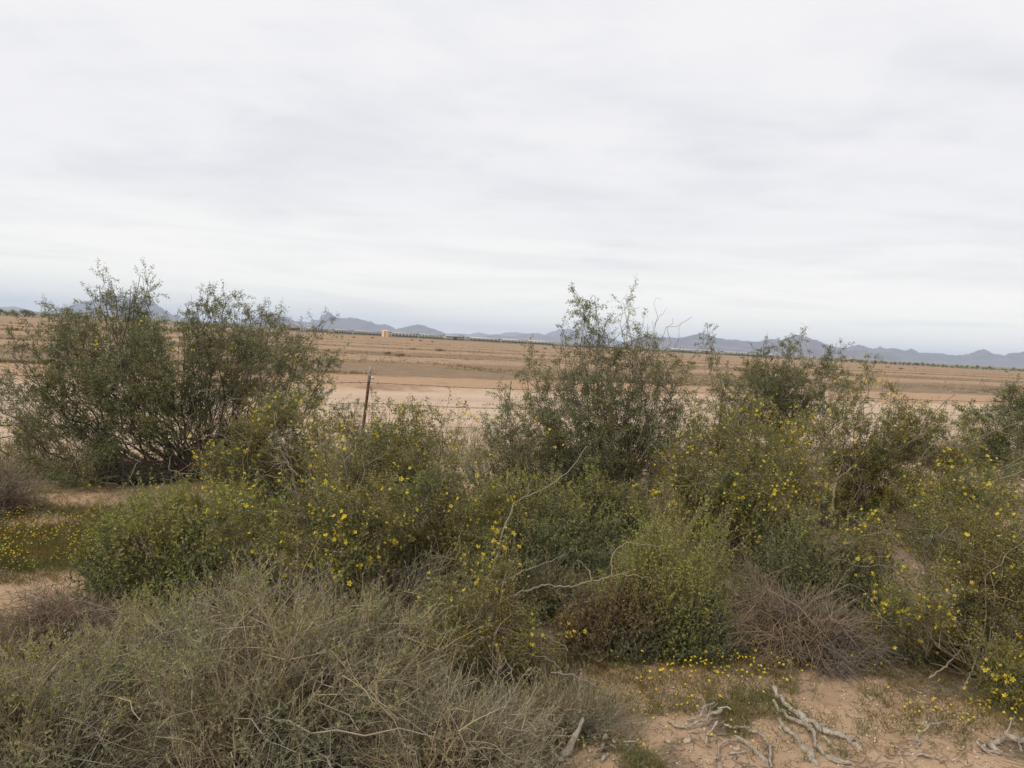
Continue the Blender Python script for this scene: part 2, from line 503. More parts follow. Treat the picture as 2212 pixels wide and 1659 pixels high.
rut = t.math('MAXIMUM', t.ramp(t.math('ABSOLUTE', t.math('SUBTRACT', rut, 0.85)), 0.12, 0.38, 1.0, 0.0), t.ramp(t.math('ABSOLUTE', t.math('SUBTRACT', rut, 2.9)), 0.10, 0.40, 1.0, 0.0))
road = t.mix(t.math('MULTIPLY', rut, t.math('MULTIPLY', t.ramp(streak, 0.25, 0.6), 0.4)), road, (0.33, 0.235, 0.16))
c = t.mix(t.ramp(S, 10.6, 12.4), nearc, road)
c = t.mix(t.ramp(S, 23.2, 24.6), c, should)
c = t.mix(t.ramp(S, 31.1, 31.9), c, field)
rim = t.math('MULTIPLY', t.ramp(t.math('ABSOLUTE', t.math('SUBTRACT', S, 24.0)), 0.10, 0.75, 1.0, 0.0), t.ramp(t.noise(pos, 0.22, 4.0, 0.7), 0.45, 0.60))
c = t.mix(t.math('MULTIPLY', rim, 0.8), c, (0.20, 0.132, 0.085))
c = t.mix(t.ramp(S0, 425.0, 440.0), c, scrub)
hgt = t.math('ADD', t.math('MULTIPLY', fine, 0.35), t.math('MULTIPLY', t.noise(pos, 12.0, 6.0, 0.65), 1.0))
bp = t.new('ShaderNodeBump')
bp.inputs['Strength'].default_value = 0.6
bp.inputs['Distance'].default_value = 0.03
t.put(bp.inputs['Height'], hgt)
t.l.new(principled(t, c, 0.95, 0.1, bp.outputs[0]), out.inputs[0])
ground = obj("ground", g_me, m, kind="structure")
def gz(x, y):
    return float(height(np.array([x], float), np.array([y], float))[0])

# ------------------------------------------------------------------ mountains
def hor(x):                                          # true horizon in native 3000-pixel units
    return 1000.0 + 0.0565 * (x - 1500.0)
def mat_rock(name, c0, c1):
    m, t, out = mat_new(name)
    pos = t.new('ShaderNodeNewGeometry').outputs['Position']
    n = t.noise(pos, 0.004, 8.0, 0.65)
    t.l.new(principled(t, t.mix(t.ramp(n, 0.35, 0.65), c0, c1), 0.95, 0.1), out.inputs[0])
    return m
M_ROCK = mat_rock("mountain_rock", (0.065, 0.052, 0.066), (0.135, 0.108, 0.112))
def mountains(label_name, dist, pts, depth, seed, z_extra=0.0):
    pts = np.array(pts, float)
    xs = np.linspace(pts[0, 0], pts[-1, 0], int(max(120, (pts[-1, 0] - pts[0, 0]) / 2.0)))
    # monotone-ish interpolation with small crags
    prof = np.interp(xs, pts[:, 0], hor(pts[:, 0]) - pts[:, 1])
    hz = prof / 2200.0 * dist * 1.08
    hz = hz * (1 + 0.16 * (fbm(xs * 0.12, xs * 0 + seed, seed, 4, .7) - 0.5)) + z_extra
    wx = np.array([P(x / KD, hor(x) / KD, dist)[0] for x in xs])
    nv = 25
    v = np.linspace(-1, 1, nv)
    VX, VV = np.meshgrid(wx, v)
    sp = fbm(VX / 420.0, VV * depth / 700.0, seed + 3, 5, 0.55)
    rid = 1 - np.abs(2 * sp - 1)
    shape = (1 - np.abs(VV)) ** 1.15
    depth = depth * .75
    fac = np.clip(shape ** 1.25 * (0.45 + 0.50 * rid), 0, 0.85)
    wgt = sstep(0.0, 0.14, np.abs(VV))
    fac = fac * wgt + (1 - wgt) * (1 - np.abs(VV) * 1.6)
    hz2 = np.maximum(hz, 0)
    ZZ = hz2[None, :] * fac + 10 * (np.abs(VV) < 0.98) * 0
    YY = dist + VV * depth
    idx = np.arange(nv * len(xs)).reshape(nv, len(xs))
    f = np.stack([idx[:-1, :-1], idx[:-1, 1:], idx[1:, 1:], idx[1:, :-1]], -1).reshape(-1, 4)
    o = obj("mountains", make_mesh("mountains", np.stack([VX, YY, ZZ], -1).reshape(-1, 3), f, True), M_ROCK, kind="structure")
    o["label"] = label_name
    return o
mountains("low pale blue hills at the left edge of the skyline", 17000, [(-260, 915), (-120, 900), (-40, 896), (0, 901), (43, 900), (68, 906), (90, 912), (150, 918), (230, 926)], 1500, 2)
mountains("broad blue mountain rising behind the large left bush", 12500, [(90, 924), (150, 912), (224, 894), (270, 884), (300, 877), (338, 871), (380, 876), (430, 882), (448, 889), (470, 904), (497, 922), (530, 933), (590, 946)], 1500, 5)
mountains("jagged blue range left of the peach coloured tank", 13500, [(690, 950), (740, 934), (791, 920), (820, 930), (865, 943), (905, 946), (935, 938), (946, 927), (957, 918), (968, 922), (981, 934), (1005, 935), (1025, 935), (1046, 937), (1068, 942), (1087, 945), (1101, 953), (1125, 952), (1140, 957), (1160, 966), (1187, 960), (1205, 957), (1223, 954), (1240, 956), (1258, 963), (1280, 969), (1301, 977), (1340, 986), (1390, 992)], 1600, 9)
mountains("faint far hills in the middle of the skyline", 21000, [(1270, 990), (1310, 980), (1339, 978), (1375, 981), (1402, 976), (1429, 981), (1456, 983), (1480, 976), (1510, 976), (1540, 980), (1570, 978), (1600, 983), (1660, 990), (1720, 1004)], 1400, 12)
mountains("low dark hills in the middle of the skyline", 15000, [(1380, 994), (1411, 984), (1430, 985), (1454, 981), (1475, 986), (1500, 987), (1522, 983), (1563, 980), (1584, 984), (1610, 987), (1680, 992), (1760, 1000), (1840, 1010)], 1300, 15)
mountains("blue mountain behind the tall central bush", 18000, [(1570, 1000), (1595, 983), (1630, 970), (1658, 968), (1690, 974), (1730, 984), (1770, 990), (1830, 1004)], 1500, 18)
mountains("long jagged blue range along the right skyline", 11500, [(1800, 1014), (1850, 998), (1880, 988), (1900, 982), (1915, 989), (1942, 992), (1978, 994), (2005, 992), (2029, 985), (2049, 980), (2068, 984), (2089, 991), (2124, 998), (2170, 1001), (2218, 1005), (2235, 1001), (2253, 997), (2283, 1001), (2305, 994), (2323, 986), (2340, 988), (2367, 995), (2395, 1004), (2422, 1014), (2467, 1024), (2490, 1018), (2512, 1014), (2530, 1019), (2556, 1026), (2576, 1019), (2590, 1026), (2616, 1023), (2651, 1031), (2666, 1025), (2691, 1036), (2745, 1038), (2795, 1044), (2830, 1042), (2860, 1031), (2880, 1027), (2905, 1039), (2939, 1044), (2964, 1039), (3000, 1035), (3060, 1032), (3140, 1046), (3240, 1060), (3360, 1080)], 1700, 21)
mountains("rounded dark hill in front of the right range", 9500, [(2160, 1040), (2210, 1026), (2260, 1020), (2310, 1008), (2350, 999), (2390, 1006), (2440, 1022), (2480, 1030), (2520, 1030), (2600, 1046)], 1200, 24)

# ------------------------------------------------------------------ far buildings
def far(x, s):
    """ground point in picture column x on the line zone == s"""
    k = (x - CX) / FD
    yy = s / (1 - SL * k)
    return np.array([k * yy, yy, gz(k * yy, yy)])
ANG = math.atan(SL)
def rotz(a):
    return np.array([[math.cos(a), -math.sin(a), 0], [math.sin(a), math.cos(a), 0], [0, 0, 1]])
M_ROOF = mat_plain("galvanised_roof", (0.26, 0.27, 0.29), (0.36, 0.36, 0.37), 0.6, 0.3)
M_WROOF = mat_plain("white_roof", (0.42, 0.43, 0.44), (0.52, 0.52, 0.52), 0.6, 0.3)
M_SHADE = mat_plain("weathered_dark_steel", (0.055, 0.055, 0.060), (0.090, 0.085, 0.085), 0.8, 0.5)
M_BROWN = mat_plain("brown_shingles", (0.20, 0.15, 0.12), (0.26, 0.20, 0.16), 0.9, 0.4)
M_BEIGE = mat_plain("beige_siding", (0.34, 0.30, 0.25), (0.40, 0.36, 0.31), 0.8, 0.4)
M_TANK = mat_plain("peach_painted_steel", (0.640, 0.430, 0.290), (0.700, 0.490, 0.340), 0.55, 0.6)
def shed(x0, x1, s, eave, ridge, wide, roofm, wallm, label, nposts=8, walls=True):
    s = s * 1.5
    a = far(x0, s); b = far(x1, s)
    mid = (a + b) / 2
    L = np.linalg.norm(b - a)
    t = thing("shed" if walls else "shade_shelter", mid, label, "shed")
    t.rotation_euler = (0, 0, ANG)
    mb = MB()
    th = 0.18
    for sgn in (-1, 1):
        v = [(-L / 2 - .4, sgn * (wide / 2 + .5), eave), (L / 2 + .4, sgn * (wide / 2 + .5), eave), (L / 2 + .4, 0, ridge), (-L / 2 - .4, 0, ridge)]
        v += [(p[0], p[1], p[2] + th) for p in v]
        mb.add(v, [(0, 3, 2, 1), (4, 5, 6, 7), (0, 1, 5, 4), (1, 2, 6, 5), (2, 3, 7, 6), (3, 0, 4, 7)])
    obj("roof", mb.mesh("roof"), roofm, t)
    if walls:
        mb = MB()
        w2, l2 = wide / 2, L / 2
        mb.box((-l2, -w2, 0), (l2, -w2 + .2, eave - .02))
        mb.box((-l2, w2 - .2, 0), (l2, w2, eave - .02))
        for sx in (-l2, l2 - .2):
            mb.box((sx, -w2 + .2, 0), (sx + .2, w2 - .2, eave - .02))
            mb.add([(sx, -w2, eave - .02), (sx, w2, eave - .02), (sx, 0, ridge - .02), (sx, 0, ridge - .02)], [(0, 1, 2, 3)])
        obj("wall", mb.mesh("wall"), wallm, t)
        d = MB(); d.box((-1.6, -w2 - .05, 0), (1.6, -w2 - .003, min(3.0, eave * .8)))
        obj("door", d.mesh("door"), M_SHADE, t)
    else:
        me = None
        for k in range(nposts):
            xx = -L / 2 + L * k / (nposts - 1)
            for sgn in (-1, 1):
                if me is None:
                    pm = MB(); pm.box((-.15, -.15, 0), (.15, .15, eave)); me = pm.mesh("post")
                obj("post", me, M_SHADE, t, (xx, sgn * wide / 2, 0))
        pm = MB()
        for zz in (.5, .9, 1.3):
            pm.box((-L / 2, -wide / 2 - .3, zz), (L / 2, -wide / 2 - .2, zz + .14))
        pm.box((-L / 2, -wide / 2 + .5, 0), (L / 2, -wide / 2 + 1.1, .55))
        obj("feed_rail", pm.mesh("feed_rail"), M_SHADE, t)
    return t
SH = [(655, 700, 520, "shade shelter with pale roof seen between the twigs of the large left bush"),
      (716, 752, 500, "shade shelter with pale roof just right of the large left bush"),
      (757, 815, 505, "long shade shelter with grey roof left of the peach tank"),
      (840, 893, 470, "low shade shelter with dull roof right of the peach tank"),
      (898, 950, 460, "shade shelter with pale roof touching the beige barn"),
      (1008, 1070, 560, "long shade shelter with bright roof right of the beige barn"),
      (1076, 1128, 540, "shade shelter with bright roof in the middle of the field edge"),
      (1133, 1185, 560, "shade shelter with bright roof just left of the tall central bush"),
      (1240, 1330, 520, "long shade shelter seen through the tall central bush"),
      (1440, 1492, 470, "low shade shelter with bright roof right of the tall central bush"),
      (1555, 1640, 470, "shade shelter with dull roof left of the right hand bush")]
for k, (a, b, s, lab) in enumerate(SH):
    shed(a, b, s, 2.7, 3.6, 9.0, M_WROOF if k in (5, 6, 7, 9) else M_ROOF, None, lab, walls=False)
shed(955, 994, 432, 2.6, 4.0, 8.0, M_ROOF, M_BEIGE, "beige gabled barn with pale roof at the far field edge")
shed(1505, 1528, 455, 2.6, 3.6, 7.0, M_WROOF, M_BEIGE, "small pale gabled building right of the central bush")
shed(1648, 1664, 470, 2.2, 3.0, 6.0, M_WROOF, M_BEIGE, "tiny white roofed building at the right end of the sheds")
shed(612, 640, 540, 2.2, 4.4, 14.0, M_BROWN, M_BROWN, "brown gabled barn behind the right side of the left bush")
# tank
tp = far(827.5, 425)
tank = thing("water_tank", tp, "peach coloured cylindrical tank standing at the far edge of the field", "tank")
R_ = 15.5 / FD * tp[1] / 2
mb = MB()
rim = [(0, 0.0), (0, 3.9), (0.05, 3.95), (0.05, 4.1), (0.0, 4.12)]
ns = 40
def lathe(mb, prof, ns):
    a = np.arange(ns) * 2 * math.pi / ns
    v = np.array([[(r * math.cos(q), r * math.sin(q), z) for q in a] for r, z in prof])
    n = len(prof)
    idx = np.arange(n * ns).reshape(n, ns); nxx = np.roll(idx, -1, 1)
    mb.add(v.reshape(-1, 3), np.stack([idx[:-1], nxx[:-1], nxx[1:], idx[1:]], -1).reshape(-1, 4))
TH = 12.5 / FD * tp[1]
lathe(mb, [(R_, -0.3), (R_, TH)], ns)
obj("tank_shell", mb.mesh("tank_shell", smooth=True), M_TANK, tank)
mb = MB(); lathe(mb, [(R_ + .06, TH - .05), (R_ + .06, TH + .1), (R_ * .6, TH + .45), (0.01, TH + .6)], ns)
obj("tank_roof", mb.mesh("tank_roof"), M_TANK, tank)
mb = MB()
for sx in (-.22, .22):
    mb.box((sx - .03, -R_ - .14, 0), (sx + .03, -R_ - .08, TH + .3))
for q in range(10):
    mb.box((-.22, -R_ - .13, .3 + q * TH / 10), (.22, -R_ - .09, .36 + q * TH / 10))
obj("ladder", mb.mesh("ladder"), M_SHADE, tank)
# pipe rail fence of the pens
a, b = far(640, 438), far(1690, 438)
rail = thing("pipe_fence", (a + b) / 2, "long dark pipe fence of cattle pens along the far field edge", "fence")
rail.rotation_euler = (0, 0, ANG)
L = np.linalg.norm(b - a)
pm = MB(); pm.box((-.04, -.04, -.3), (.04, .04, 1.15)); pme = pm.mesh("fence_post")
for k in range(90):
    obj("fence_post", pme, M_SHADE, rail, (-L / 2 + L * k / 89, 0, 0))
rm = MB(); rm.box((-L / 2, -.04, -.05), (L / 2, .04, .05)); rme = rm.mesh("rail")
for zz in (.35, .75, 1.15):
    obj("rail", rme, M_SHADE, rail, (0, -.16, zz))
# pale post at the far edge of the field, right side
pp = far(1694, 400)
po = MB(); lathe(po, [(.42, -.3), (.40, 3.3), (.30, 3.6), (0.01, 3.62)], 14)
tag(obj("marker_post", po.mesh("marker_post", smooth=True), mat_plain("pale_concrete", (0.5, 0.5, 0.49), (0.58, 0.58, 0.56), 0.8, 3.0), None, pp), "pale upright post at the far field edge behind right bush", "post")

# ------------------------------------------------------------------ far trees and weeds
rngF = np.random.default_rng(11)
def small_tree(seed, h, wdt, nleaf, leafm, flat=0.7):
    rng = np.random.default_rng(seed)
    st = MB()
    nl = 7
    tgt = ball(nl, rng) * np.array([wdt * .35, wdt * .35, h * .22]) + np.array([0, 0, h * .62])
    st.tubes(bez(np.zeros((nl, 3)), tgt, 6, rng, .08), np.linspace(.09, .03, 6), 5)
    lf = MB()
    cl_ = ball(26, rng, .5) * np.array([wdt * .45, wdt * .45, h * .34]) + np.array([0, 0, h * .62])
    c = cl_[rng.integers(0, 26, nleaf)] + rng.normal(size=(nleaf, 3)) * np.array([wdt * .08, wdt * .08, h * .06])
    lf.leaves(c, rng.normal(size=(nleaf, 3)), .35, .18, rng)
    return st.mesh("trunk"), lf.mesh("crown")
TV = [small_tree(40 + k, h, w_, 700, M_CREO) for k, (h, w_) in enumerate([(3.2, 4.5), (2.6, 5.0), (4.0, 4.6), (2.2, 3.6)])]
def put_tree(x, s, v, sc, label, group):
    p = far(x, s)
    o = thing("desert_tree", p, label, "tree", group)
    o.rotation_euler = (0, 0, rngF.random() * 6.28)
    o.scale = (sc, sc, sc)
    obj("trunk", TV[v][0], M_STEMD, o); obj("crown", TV[v][1], M_CREO, o, kind="stuff")
for k in range(84):
    x = 1775 + (2290 - 1775) * (k + rngF.random() * .9) / 84
    put_tree(x, 432 + rngF.random() * 55, k % 4, .4 + .55 * rngF.random(), "low dark tree in the row along the far field edge at right", "trees along the far field edge, right")
for k in range(12):
    x = -60 + 150 * (k + rngF.random() * .9) / 12
    put_tree(x, 440 + rngF.random() * 70, k % 4, .7 + .5 * rngF.random(), "low dark tree on the skyline left of the large left bush", "trees along the far field edge, left")

def tuft(seed, n, h, spread, wid):
    rng = np.random.default_rng(seed)
    mb = MB()
    d = unit(np.stack([rng.normal(size=n) * spread, rng.normal(size=n) * spread, np.ones(n)], 1))
    c = np.stack([rng.normal(size=n) * h * .35, rng.normal(size=n) * h * .35, rng.random(n) * h * .3], 1)
    mb.leaves(c, d, h * (.5 + .6 * rng.random(n)), wid, rng)
    return mb.mesh("weed")
WV = [tuft(60 + k, 46, .40, .7, .05) for k in range(4)]
WVg = [tuft(70 + k, 46, .45, .5, .07) for k in range(2)]
for me in WV:
    me.materials.append(M_DRYLEAF)
for me in WVg:
    me.materials.append(M_HERBG)
for k in range(46):
    x = 520 + rngF.random() * 1100 if k < 34 else (1850 + rngF.random() * 350 if k < 42 else rngF.random() * 80)
    s = 45 + 200 * rngF.random() ** 1.6
    p = far(x, s)
    green = (k % 6 == 0)
    me = WVg[k % 2] if green else WV[k % 4]
    o = obj("field_weed", me, None, None, p)
    o.scale = ((.6 + .7 * rngF.random()) * (1 + s / 220), (.6 + .7 * rngF.random()) * (1 + s / 220), (.4 + .5 * rngF.random()) * (1 + s / 260))
    tag(o, "small green weed growing in the bare brown field" if green else "small dry brown weed clump lying in the bare field", "weed", "green weeds in the field" if green else "dry weeds in the field")
# stubble of the field, countless
mb = MB(3)
n = 26000
xx = -200 + rngF.random(n) * 2700
ss = 32 + 130 * rngF.random(n) ** 2.0
kk = (xx - CX) / FD
yy = ss / (1 - SL * kk); xw = kk * yy
ok = fbm(xw * .18, yy * .18, 77, 3) > .47
ph_ = (ss - 51.5) / 26; ph_ = np.abs(ph_ - np.round(ph_))
ok &= (ph_ > .13) | (rngF.random(n) < .25)
xw, yy, ss = xw[ok], yy[ok], ss[ok]
n = len(xw)
c = np.stack([xw, yy, height(xw, yy)], 1)
for q in range(3):
    d = np.stack([rngF.normal(size=n) * .8, rngF.normal(size=n) * .8, np.ones(n)], 1)
    mb.leaves(c + rngF.normal(size=(n, 3)) * [.1, .1, 0], d, (.05 + .08 * rngF.random(n)) * (1 + ss / 120), .022 * (1 + ss / 80), rngF)
tag(obj("field_stubble", mb.mesh("field_stubble"), M_DRYLEAF, kind="stuff"), "sparse dry stubble over the brown field", "stubble")

# ------------------------------------------------------------------ fence
FS = 10.35
def fpt(x):                                         # fence line through world x
    return np.array([x, FS + SL * x, gz(x, FS + SL * x)])
def fence_x(px):
    k = (px - CX) / FD
    return k * FS / (1 - SL * k)
f0 = fpt(fence_x(783))
fence = thing("wire_fence", f0, "rusty four-strand barbed wire fence in front of the dirt road", "fence")
def tpost(x, lean):
    p = fpt(x)
    M = np.eye(4)
    a = math.radians(lean)
    M[:3, :3] = np.array([[math.cos(a), 0, math.sin(a)], [0, 1, 0], [-math.sin(a), 0, math.cos(a)]]) @ rotz(ANG)
    M[:3, 3] = p - f0
    b = MB()
    H1, H2 = 1.02, 1.24
    b.box((-.018, -.004, -.15), (.018, .004, H1), M)
    b.box((-.004, .004, -.15), (.004, .034, H1), M)
    for k in range(16):
        b.box((-.006, -.014, .1 + k * .057), (.006, -.004, .125 + k * .057), M)
    o = obj("fence_post", b.mesh("fence_post"), M_RUST, fence)
    b = MB()
    b.box((-.018, -.004, H1), (.018, .004, H2), M)
    b.box((-.004, .004, H1), (.004, .034, H2), M)
    for k in range(3):
        b.box((-.006, -.014, H1 + .03 + k * .057), (.006, -.004, H1 + .055 + k * .057), M)
    obj("painted_top", b.mesh("painted_top"), M_POSTTOP, o)
    b = MB()
    b.box((.018, -.02, H1 + .06), (.055, .02, H1 + .09), M)
    obj("insulator", b.mesh("insulator"), mat_plain("white_plastic", (0.6, 0.58, 0.54), (0.6, 0.58, 0.54), .5), o)
    return p, M
posts = []
for px, lean in ((-140, 2.0), (783, 4.3), (1560, 1.0), (2380, 2.0)):
    posts.append((fence_x(px), lean))
    tpost(*posts[-1])
xs_all = np.linspace(posts[0][0], posts[-1][0], 260)
WZ = [1.035, .775, .515, .29]
rngW = np.random.default_rng(5)
for q, wz in enumerate(WZ):
    pts = []
    px_list = [p[0] for p in posts]
    for x in xs_all:
        b = fpt(x)
        k = np.searchsorted(px_list, x) - 1
        k = max(0, min(k, len(px_list) - 2))
        u = (x - px_list[k]) / (px_list[k + 1] - px_list[k])
        lean = posts[k][1] * (1 - u) + posts[k + 1][1] * u
        b[0] += math.sin(math.radians(lean)) * wz
        b[2] = b[2] * .3 + wz - .035 * 4 * u * (1 - u) * (1 + .4 * q)
        b[1] -= .02
        pts.append(b - f0)
    pts = np.array(pts)
    mb = MB()
    mb.tubes(pts, np.full(len(pts), .0028), 4)
    wobj = obj("wire", mb.mesh("wire"), M_WIRE, fence)
    mb = MB()
    seg = np.linalg.norm(np.diff(pts, axis=0), axis=1); cum = np.concatenate([[0], np.cumsum(seg)])
    dd = np.arange(.05, cum[-1], .115)
    bp_ = np.stack([np.interp(dd, cum, pts[:, i]) for i in range(3)], 1)
    dirs = unit(rngW.normal(size=(len(bp_), 3)))
    mb.tubes(np.stack([bp_ - dirs * .017, bp_ + dirs * .017], 1), np.full(2, .0022), 3)
    dirs = unit(rngW.normal(size=(len(bp_), 3)))
    mb.tubes(np.stack([bp_ - dirs * .017, bp_ + dirs * .017], 1), np.full(2, .0022), 3)
    obj("barbs", mb.mesh("barbs"), M_WIRE, wobj, kind="stuff")
b0 = fpt(fence_x(1096))
mb = MB()
tt = np.linspace(0, 1, 24)
for ph0 in (0, math.pi):
    stay = np.stack([np.sin(tt * 40 + ph0) * .004 + tt * .05, np.cos(tt * 40 + ph0) * .004, .12 + tt * 1.0], 1) + (b0 - f0) + np.array([0, -.03, 0])
    mb.tubes(stay, np.full(24, .004), 4)
obj("wire_stay", mb.mesh("wire_stay"), M_WIRE, fence)

# ------------------------------------------------------------------ flowers shared mesh
def flower_mesh(name, size, cup):
    v, f = [], []
    for k in range(5):
        a = k * 2 * math.pi / 5
        d = np.array([math.cos(a), math.sin(a), 0]); s = np.array([-math.sin(a), math.cos(a), 0])
        up = np.array([0, 0, 1.0])
        b = len(v)
        v += [d * .1 * size, d * .6 * size + s * .30 * size + up * cup * size * .5, d * 1.0 * size + up * cup * size, d * .6 * size - s * .30 * size + up * (cup * .5 + .12) * size]
        f.append((b, b + 1, b + 2, b + 3))
    b = len(v)
    for k in range(4):
        a = k * math.pi / 2
        v.append(np.array([math.cos(a) * .16 * size, math.sin(a) * .16 * size, .22 * size]))
    f.append((b, b + 1, b + 2, b + 3))
    me = make_mesh(name, np.array(v), f)
    me.materials.append(M_FLOWER)
    return me
FLW = [flower_mesh("flower", 1.0, c) for c in (.15, .45, .8)]

# ------------------------------------------------------------------ creosote bushes
def creosote(base_px, lobes, label, seed, leaves, flowers=0,  leaf=0.016, LS=1.10, depth=None, traced=(), leafm=None, stemm=None, spread=0.45, limb_r=0.013,
             subs=9, limbs=2, group=None, fsize=0.012, twig_len=(.07, .19), bare_limbs=0, twr=0.0013):
    rng = np.random.default_rng(seed)
    leaves = int(leaves * 1.7)
    flowers = min(300, int(flowers * 1.9))
    leafm = leafm or M_CREO
    stemm = stemm or M_STEM
    if depth is None:
        base = G(*base_px)
    else:
        base = P(base_px[0], base_px[1], depth)
    base[2] = gz(base[0], base[1]) - 0.01
    dep = base[1]
    o = thing("creosote_bush", base, label, "bush", group)
    C, R, W = [], [], []
    for lb in lobes:
        x, y, rx, rz = lb[:4]
        wt = lb[4] if len(lb) > 4 else 1.0
        off = lb[5] if len(lb) > 5 else (rng.random() * 2 - 1) * spread
        dd = dep + off
        C.append(P(x, y, dd)); a = rx / FD * dd; b = rz / FD * dd
        a *= 1.14; b *= 1.12
        R.append((a, (a + b) * .55, b)); W.append(wt * a * b ** .7)
    C, R, W = np.array(C), np.array(R), np.array(W)
    nl = len(C)
    W = W / W.sum()
    # main limbs, each a part of its own
    own = np.repeat(np.arange(nl), limbs)
    tg = C[own] + ball(len(own), rng) * R[own] * .55
    st = base + np.stack([rng.normal(size=len(own)) * .10, rng.normal(size=len(own)) * .10, np.zeros(len(own))], 1)
    out_ = (tg - base) * np.array([1, 1, 0])
    out_ = out_ / (np.linalg.norm(tg - base, axis=1, keepdims=True) + 1e-6)
    rise = out_ * (0.10 + .10 * rng.random((len(own), 1))) + np.array([0, 0, -.10])
    NL = 12
    limb = bez(st, tg, NL, rng, .10, rise)
    ln = np.linalg.norm(tg - st, axis=1)
    for k in range(len(own)):
        mb = MB()
        r0 = limb_r * .50 * (.6 + .6 * rng.random()) * min(1.3, .5 + .5 * ln[k])
        mb.tubes(limb[k], np.linspace(r0, r0 * .18, NL), 5)
        obj("branch", mb.mesh("branch", base, True), stemm, o)
    for tr in traced:
        pts, ds, rr = tr[:3]
        nn = len(pts)
        dl = np.linspace(ds[0], ds[1], nn)
        w_ = np.array([P(a, b, c) for (a, b), c in zip(pts, dl)])
        # resample smooth with small kinks
        cum = np.concatenate([[0], np.cumsum(np.linalg.norm(np.diff(w_, axis=0), axis=1))])
        tn = np.linspace(0, cum[-1], nn * 4)
        w_ = np.stack([np.interp(tn, cum, w_[:, i]) for i in range(3)], 1)
        w_ += rng.normal(size=w_.shape) * .0035
        mb = MB()
        mb.tubes(w_, .60 * np.linspace(rr[0], rr[1], len(w_)) * (1 + .12 * rng.normal(size=len(w_))).clip(.7, 1.3), 6)
        obj("branch", mb.mesh("branch", base, True), tr[3] if len(tr) > 3 else M_PALE, o)
    if bare_limbs:
        dr = unit(rng.normal(size=(bare_limbs, 3)) * np.array([1, .8, .5]) + np.array([0, 0, .35]))
        lo_, hi_ = (C - R).min(0), (C + R).max(0)
        tgb = (lo_ + hi_) / 2 + dr * (hi_ - lo_) * .5 * (.75 + .3 * rng.random((bare_limbs, 1)))
        tgb[:, 2] = np.maximum(tgb[:, 2], base[2] + .15)
        bl = bez(np.repeat(base[None], bare_limbs, 0), tgb, 18, rng, .12, np.stack([np.zeros(bare_limbs), np.zeros(bare_limbs), .10 + .14 * rng.random(bare_limbs)], 1))
        for k in range(bare_limbs):
            mb = MB(); mb.tubes(bl[k], np.linspace(1, .25, 18) * (.0032 + .0024 * rng.random()) * max(1.0, dep / 5), 5)
            obj("branch", mb.mesh("branch", base, True), M_PALE, o)
            fj = rng.integers(6, 16, 4)
            fe = bl[k][fj] + unit(rng.normal(size=(4, 3)) + (bl[k][fj] - bl[k][fj - 2]) * 8) * (.12 + .22 * rng.random((4, 1)))
            mb = MB(); mb.tubes(bez(bl[k][fj], fe, 7, rng, .15), np.linspace(.0022, .0009, 7) * max(1.0, dep / 5), 4)
            obj("side_twigs", mb.mesh("side_twigs", base), M_PALE, o, kind="stuff")
    # secondary branches
    nsub = np.maximum(3, np.round(W * nl * subs * 1.7)).astype(int)
    so = np.repeat(np.arange(nl), nsub)
    which = so * limbs + rng.integers(0, limbs, len(so))
    s0, sd = on_curve(limb, which, .45 + .55 * rng.random(len(so)))
    st_ = C[so] + ball(len(so), rng, .36) * R[so]
    sub = bez(s0, st_, 6, rng, .13)
    mb = MB()
    mb.tubes(sub, np.linspace(twr * 2.6, twr * 1.0, 6), 3)
    # twigs
    tw_n = max(len(so), leaves // 38)
    wi = rng.integers(0, len(so), tw_n)
    a0, ad = on_curve(sub, wi, .25 + .75 * rng.random(tw_n) ** .7)
    outw = unit((a0 - C[so[wi]]) / R[so[wi]])
    td = unit(ad * .35 + outw * .35 + rng.normal(size=(tw_n, 3)) * .75 + np.array([0, 0, .15]))
    tl = twig_len[0] + (twig_len[1] - twig_len[0]) * rng.random(tw_n)
    tw = bez(a0, a0 + td * tl[:, None], 3, rng, .14)
    mb.tubes(tw, np.linspace(twr, twr * .55, 3), 3)
    obj("twig_mass", mb.mesh("twig_mass", base), stemm, o, kind="stuff")
    # leaves
    li = rng.integers(0, tw_n, leaves)
    c, d = on_curve(tw, li, .15 + .85 * rng.random(leaves) ** .8)
    d = unit(d * .45 + rng.normal(size=(leaves, 3)) * .75 + np.array([0, 0, .2]))
    mb = MB(3)
    leaves_w = .62
    L = leaf * LS * (.65 + .7 * rng.random(leaves))
    mb.leaves(c + rng.normal(size=(leaves, 3)) * .012, d, L, L * leaves_w, rng, .15)
    obj("foliage", mb.mesh("foliage", base), leafm, o, kind="stuff")
    # flowers, single parts
    if flowers:
        # favour twigs towards the outside and in a few bunches
        cc = tw[:, -1].mean(0); cr = tw[:, -1].std(0) + .05
        def outer(n):
            # tips on the outside of the crown: best of a few in a random direction
            dr = unit(rng.normal(size=(n, 3))); dr[:, 2] = np.abs(dr[:, 2]) - .35
            cand = rng.integers(0, tw_n, (n, 18))
            sc_ = np.einsum('nkc,nc->nk', (tw[cand, -1] - cc) / cr, unit(dr))
            return cand[np.arange(n), sc_.argmax(1)]
        hot = outer(max(3, flowers // 5))
        fi = np.where(rng.random(flowers) < .48, hot[rng.integers(0, len(hot), flowers)], outer(flowers))
        pick_more = outer(flowers) if flowers >= 240 else None
        hot_more = hot
        fp, fd = on_curve(tw, fi, .75 + .25 * rng.random(flowers))
        fp = fp + outw[fi] * .03 + rng.normal(size=(flowers, 3)) * .022
        fd = unit(outw[fi] * .6 + rng.normal(size=(flowers, 3)) * .6 + np.array([0, 0, .4]))
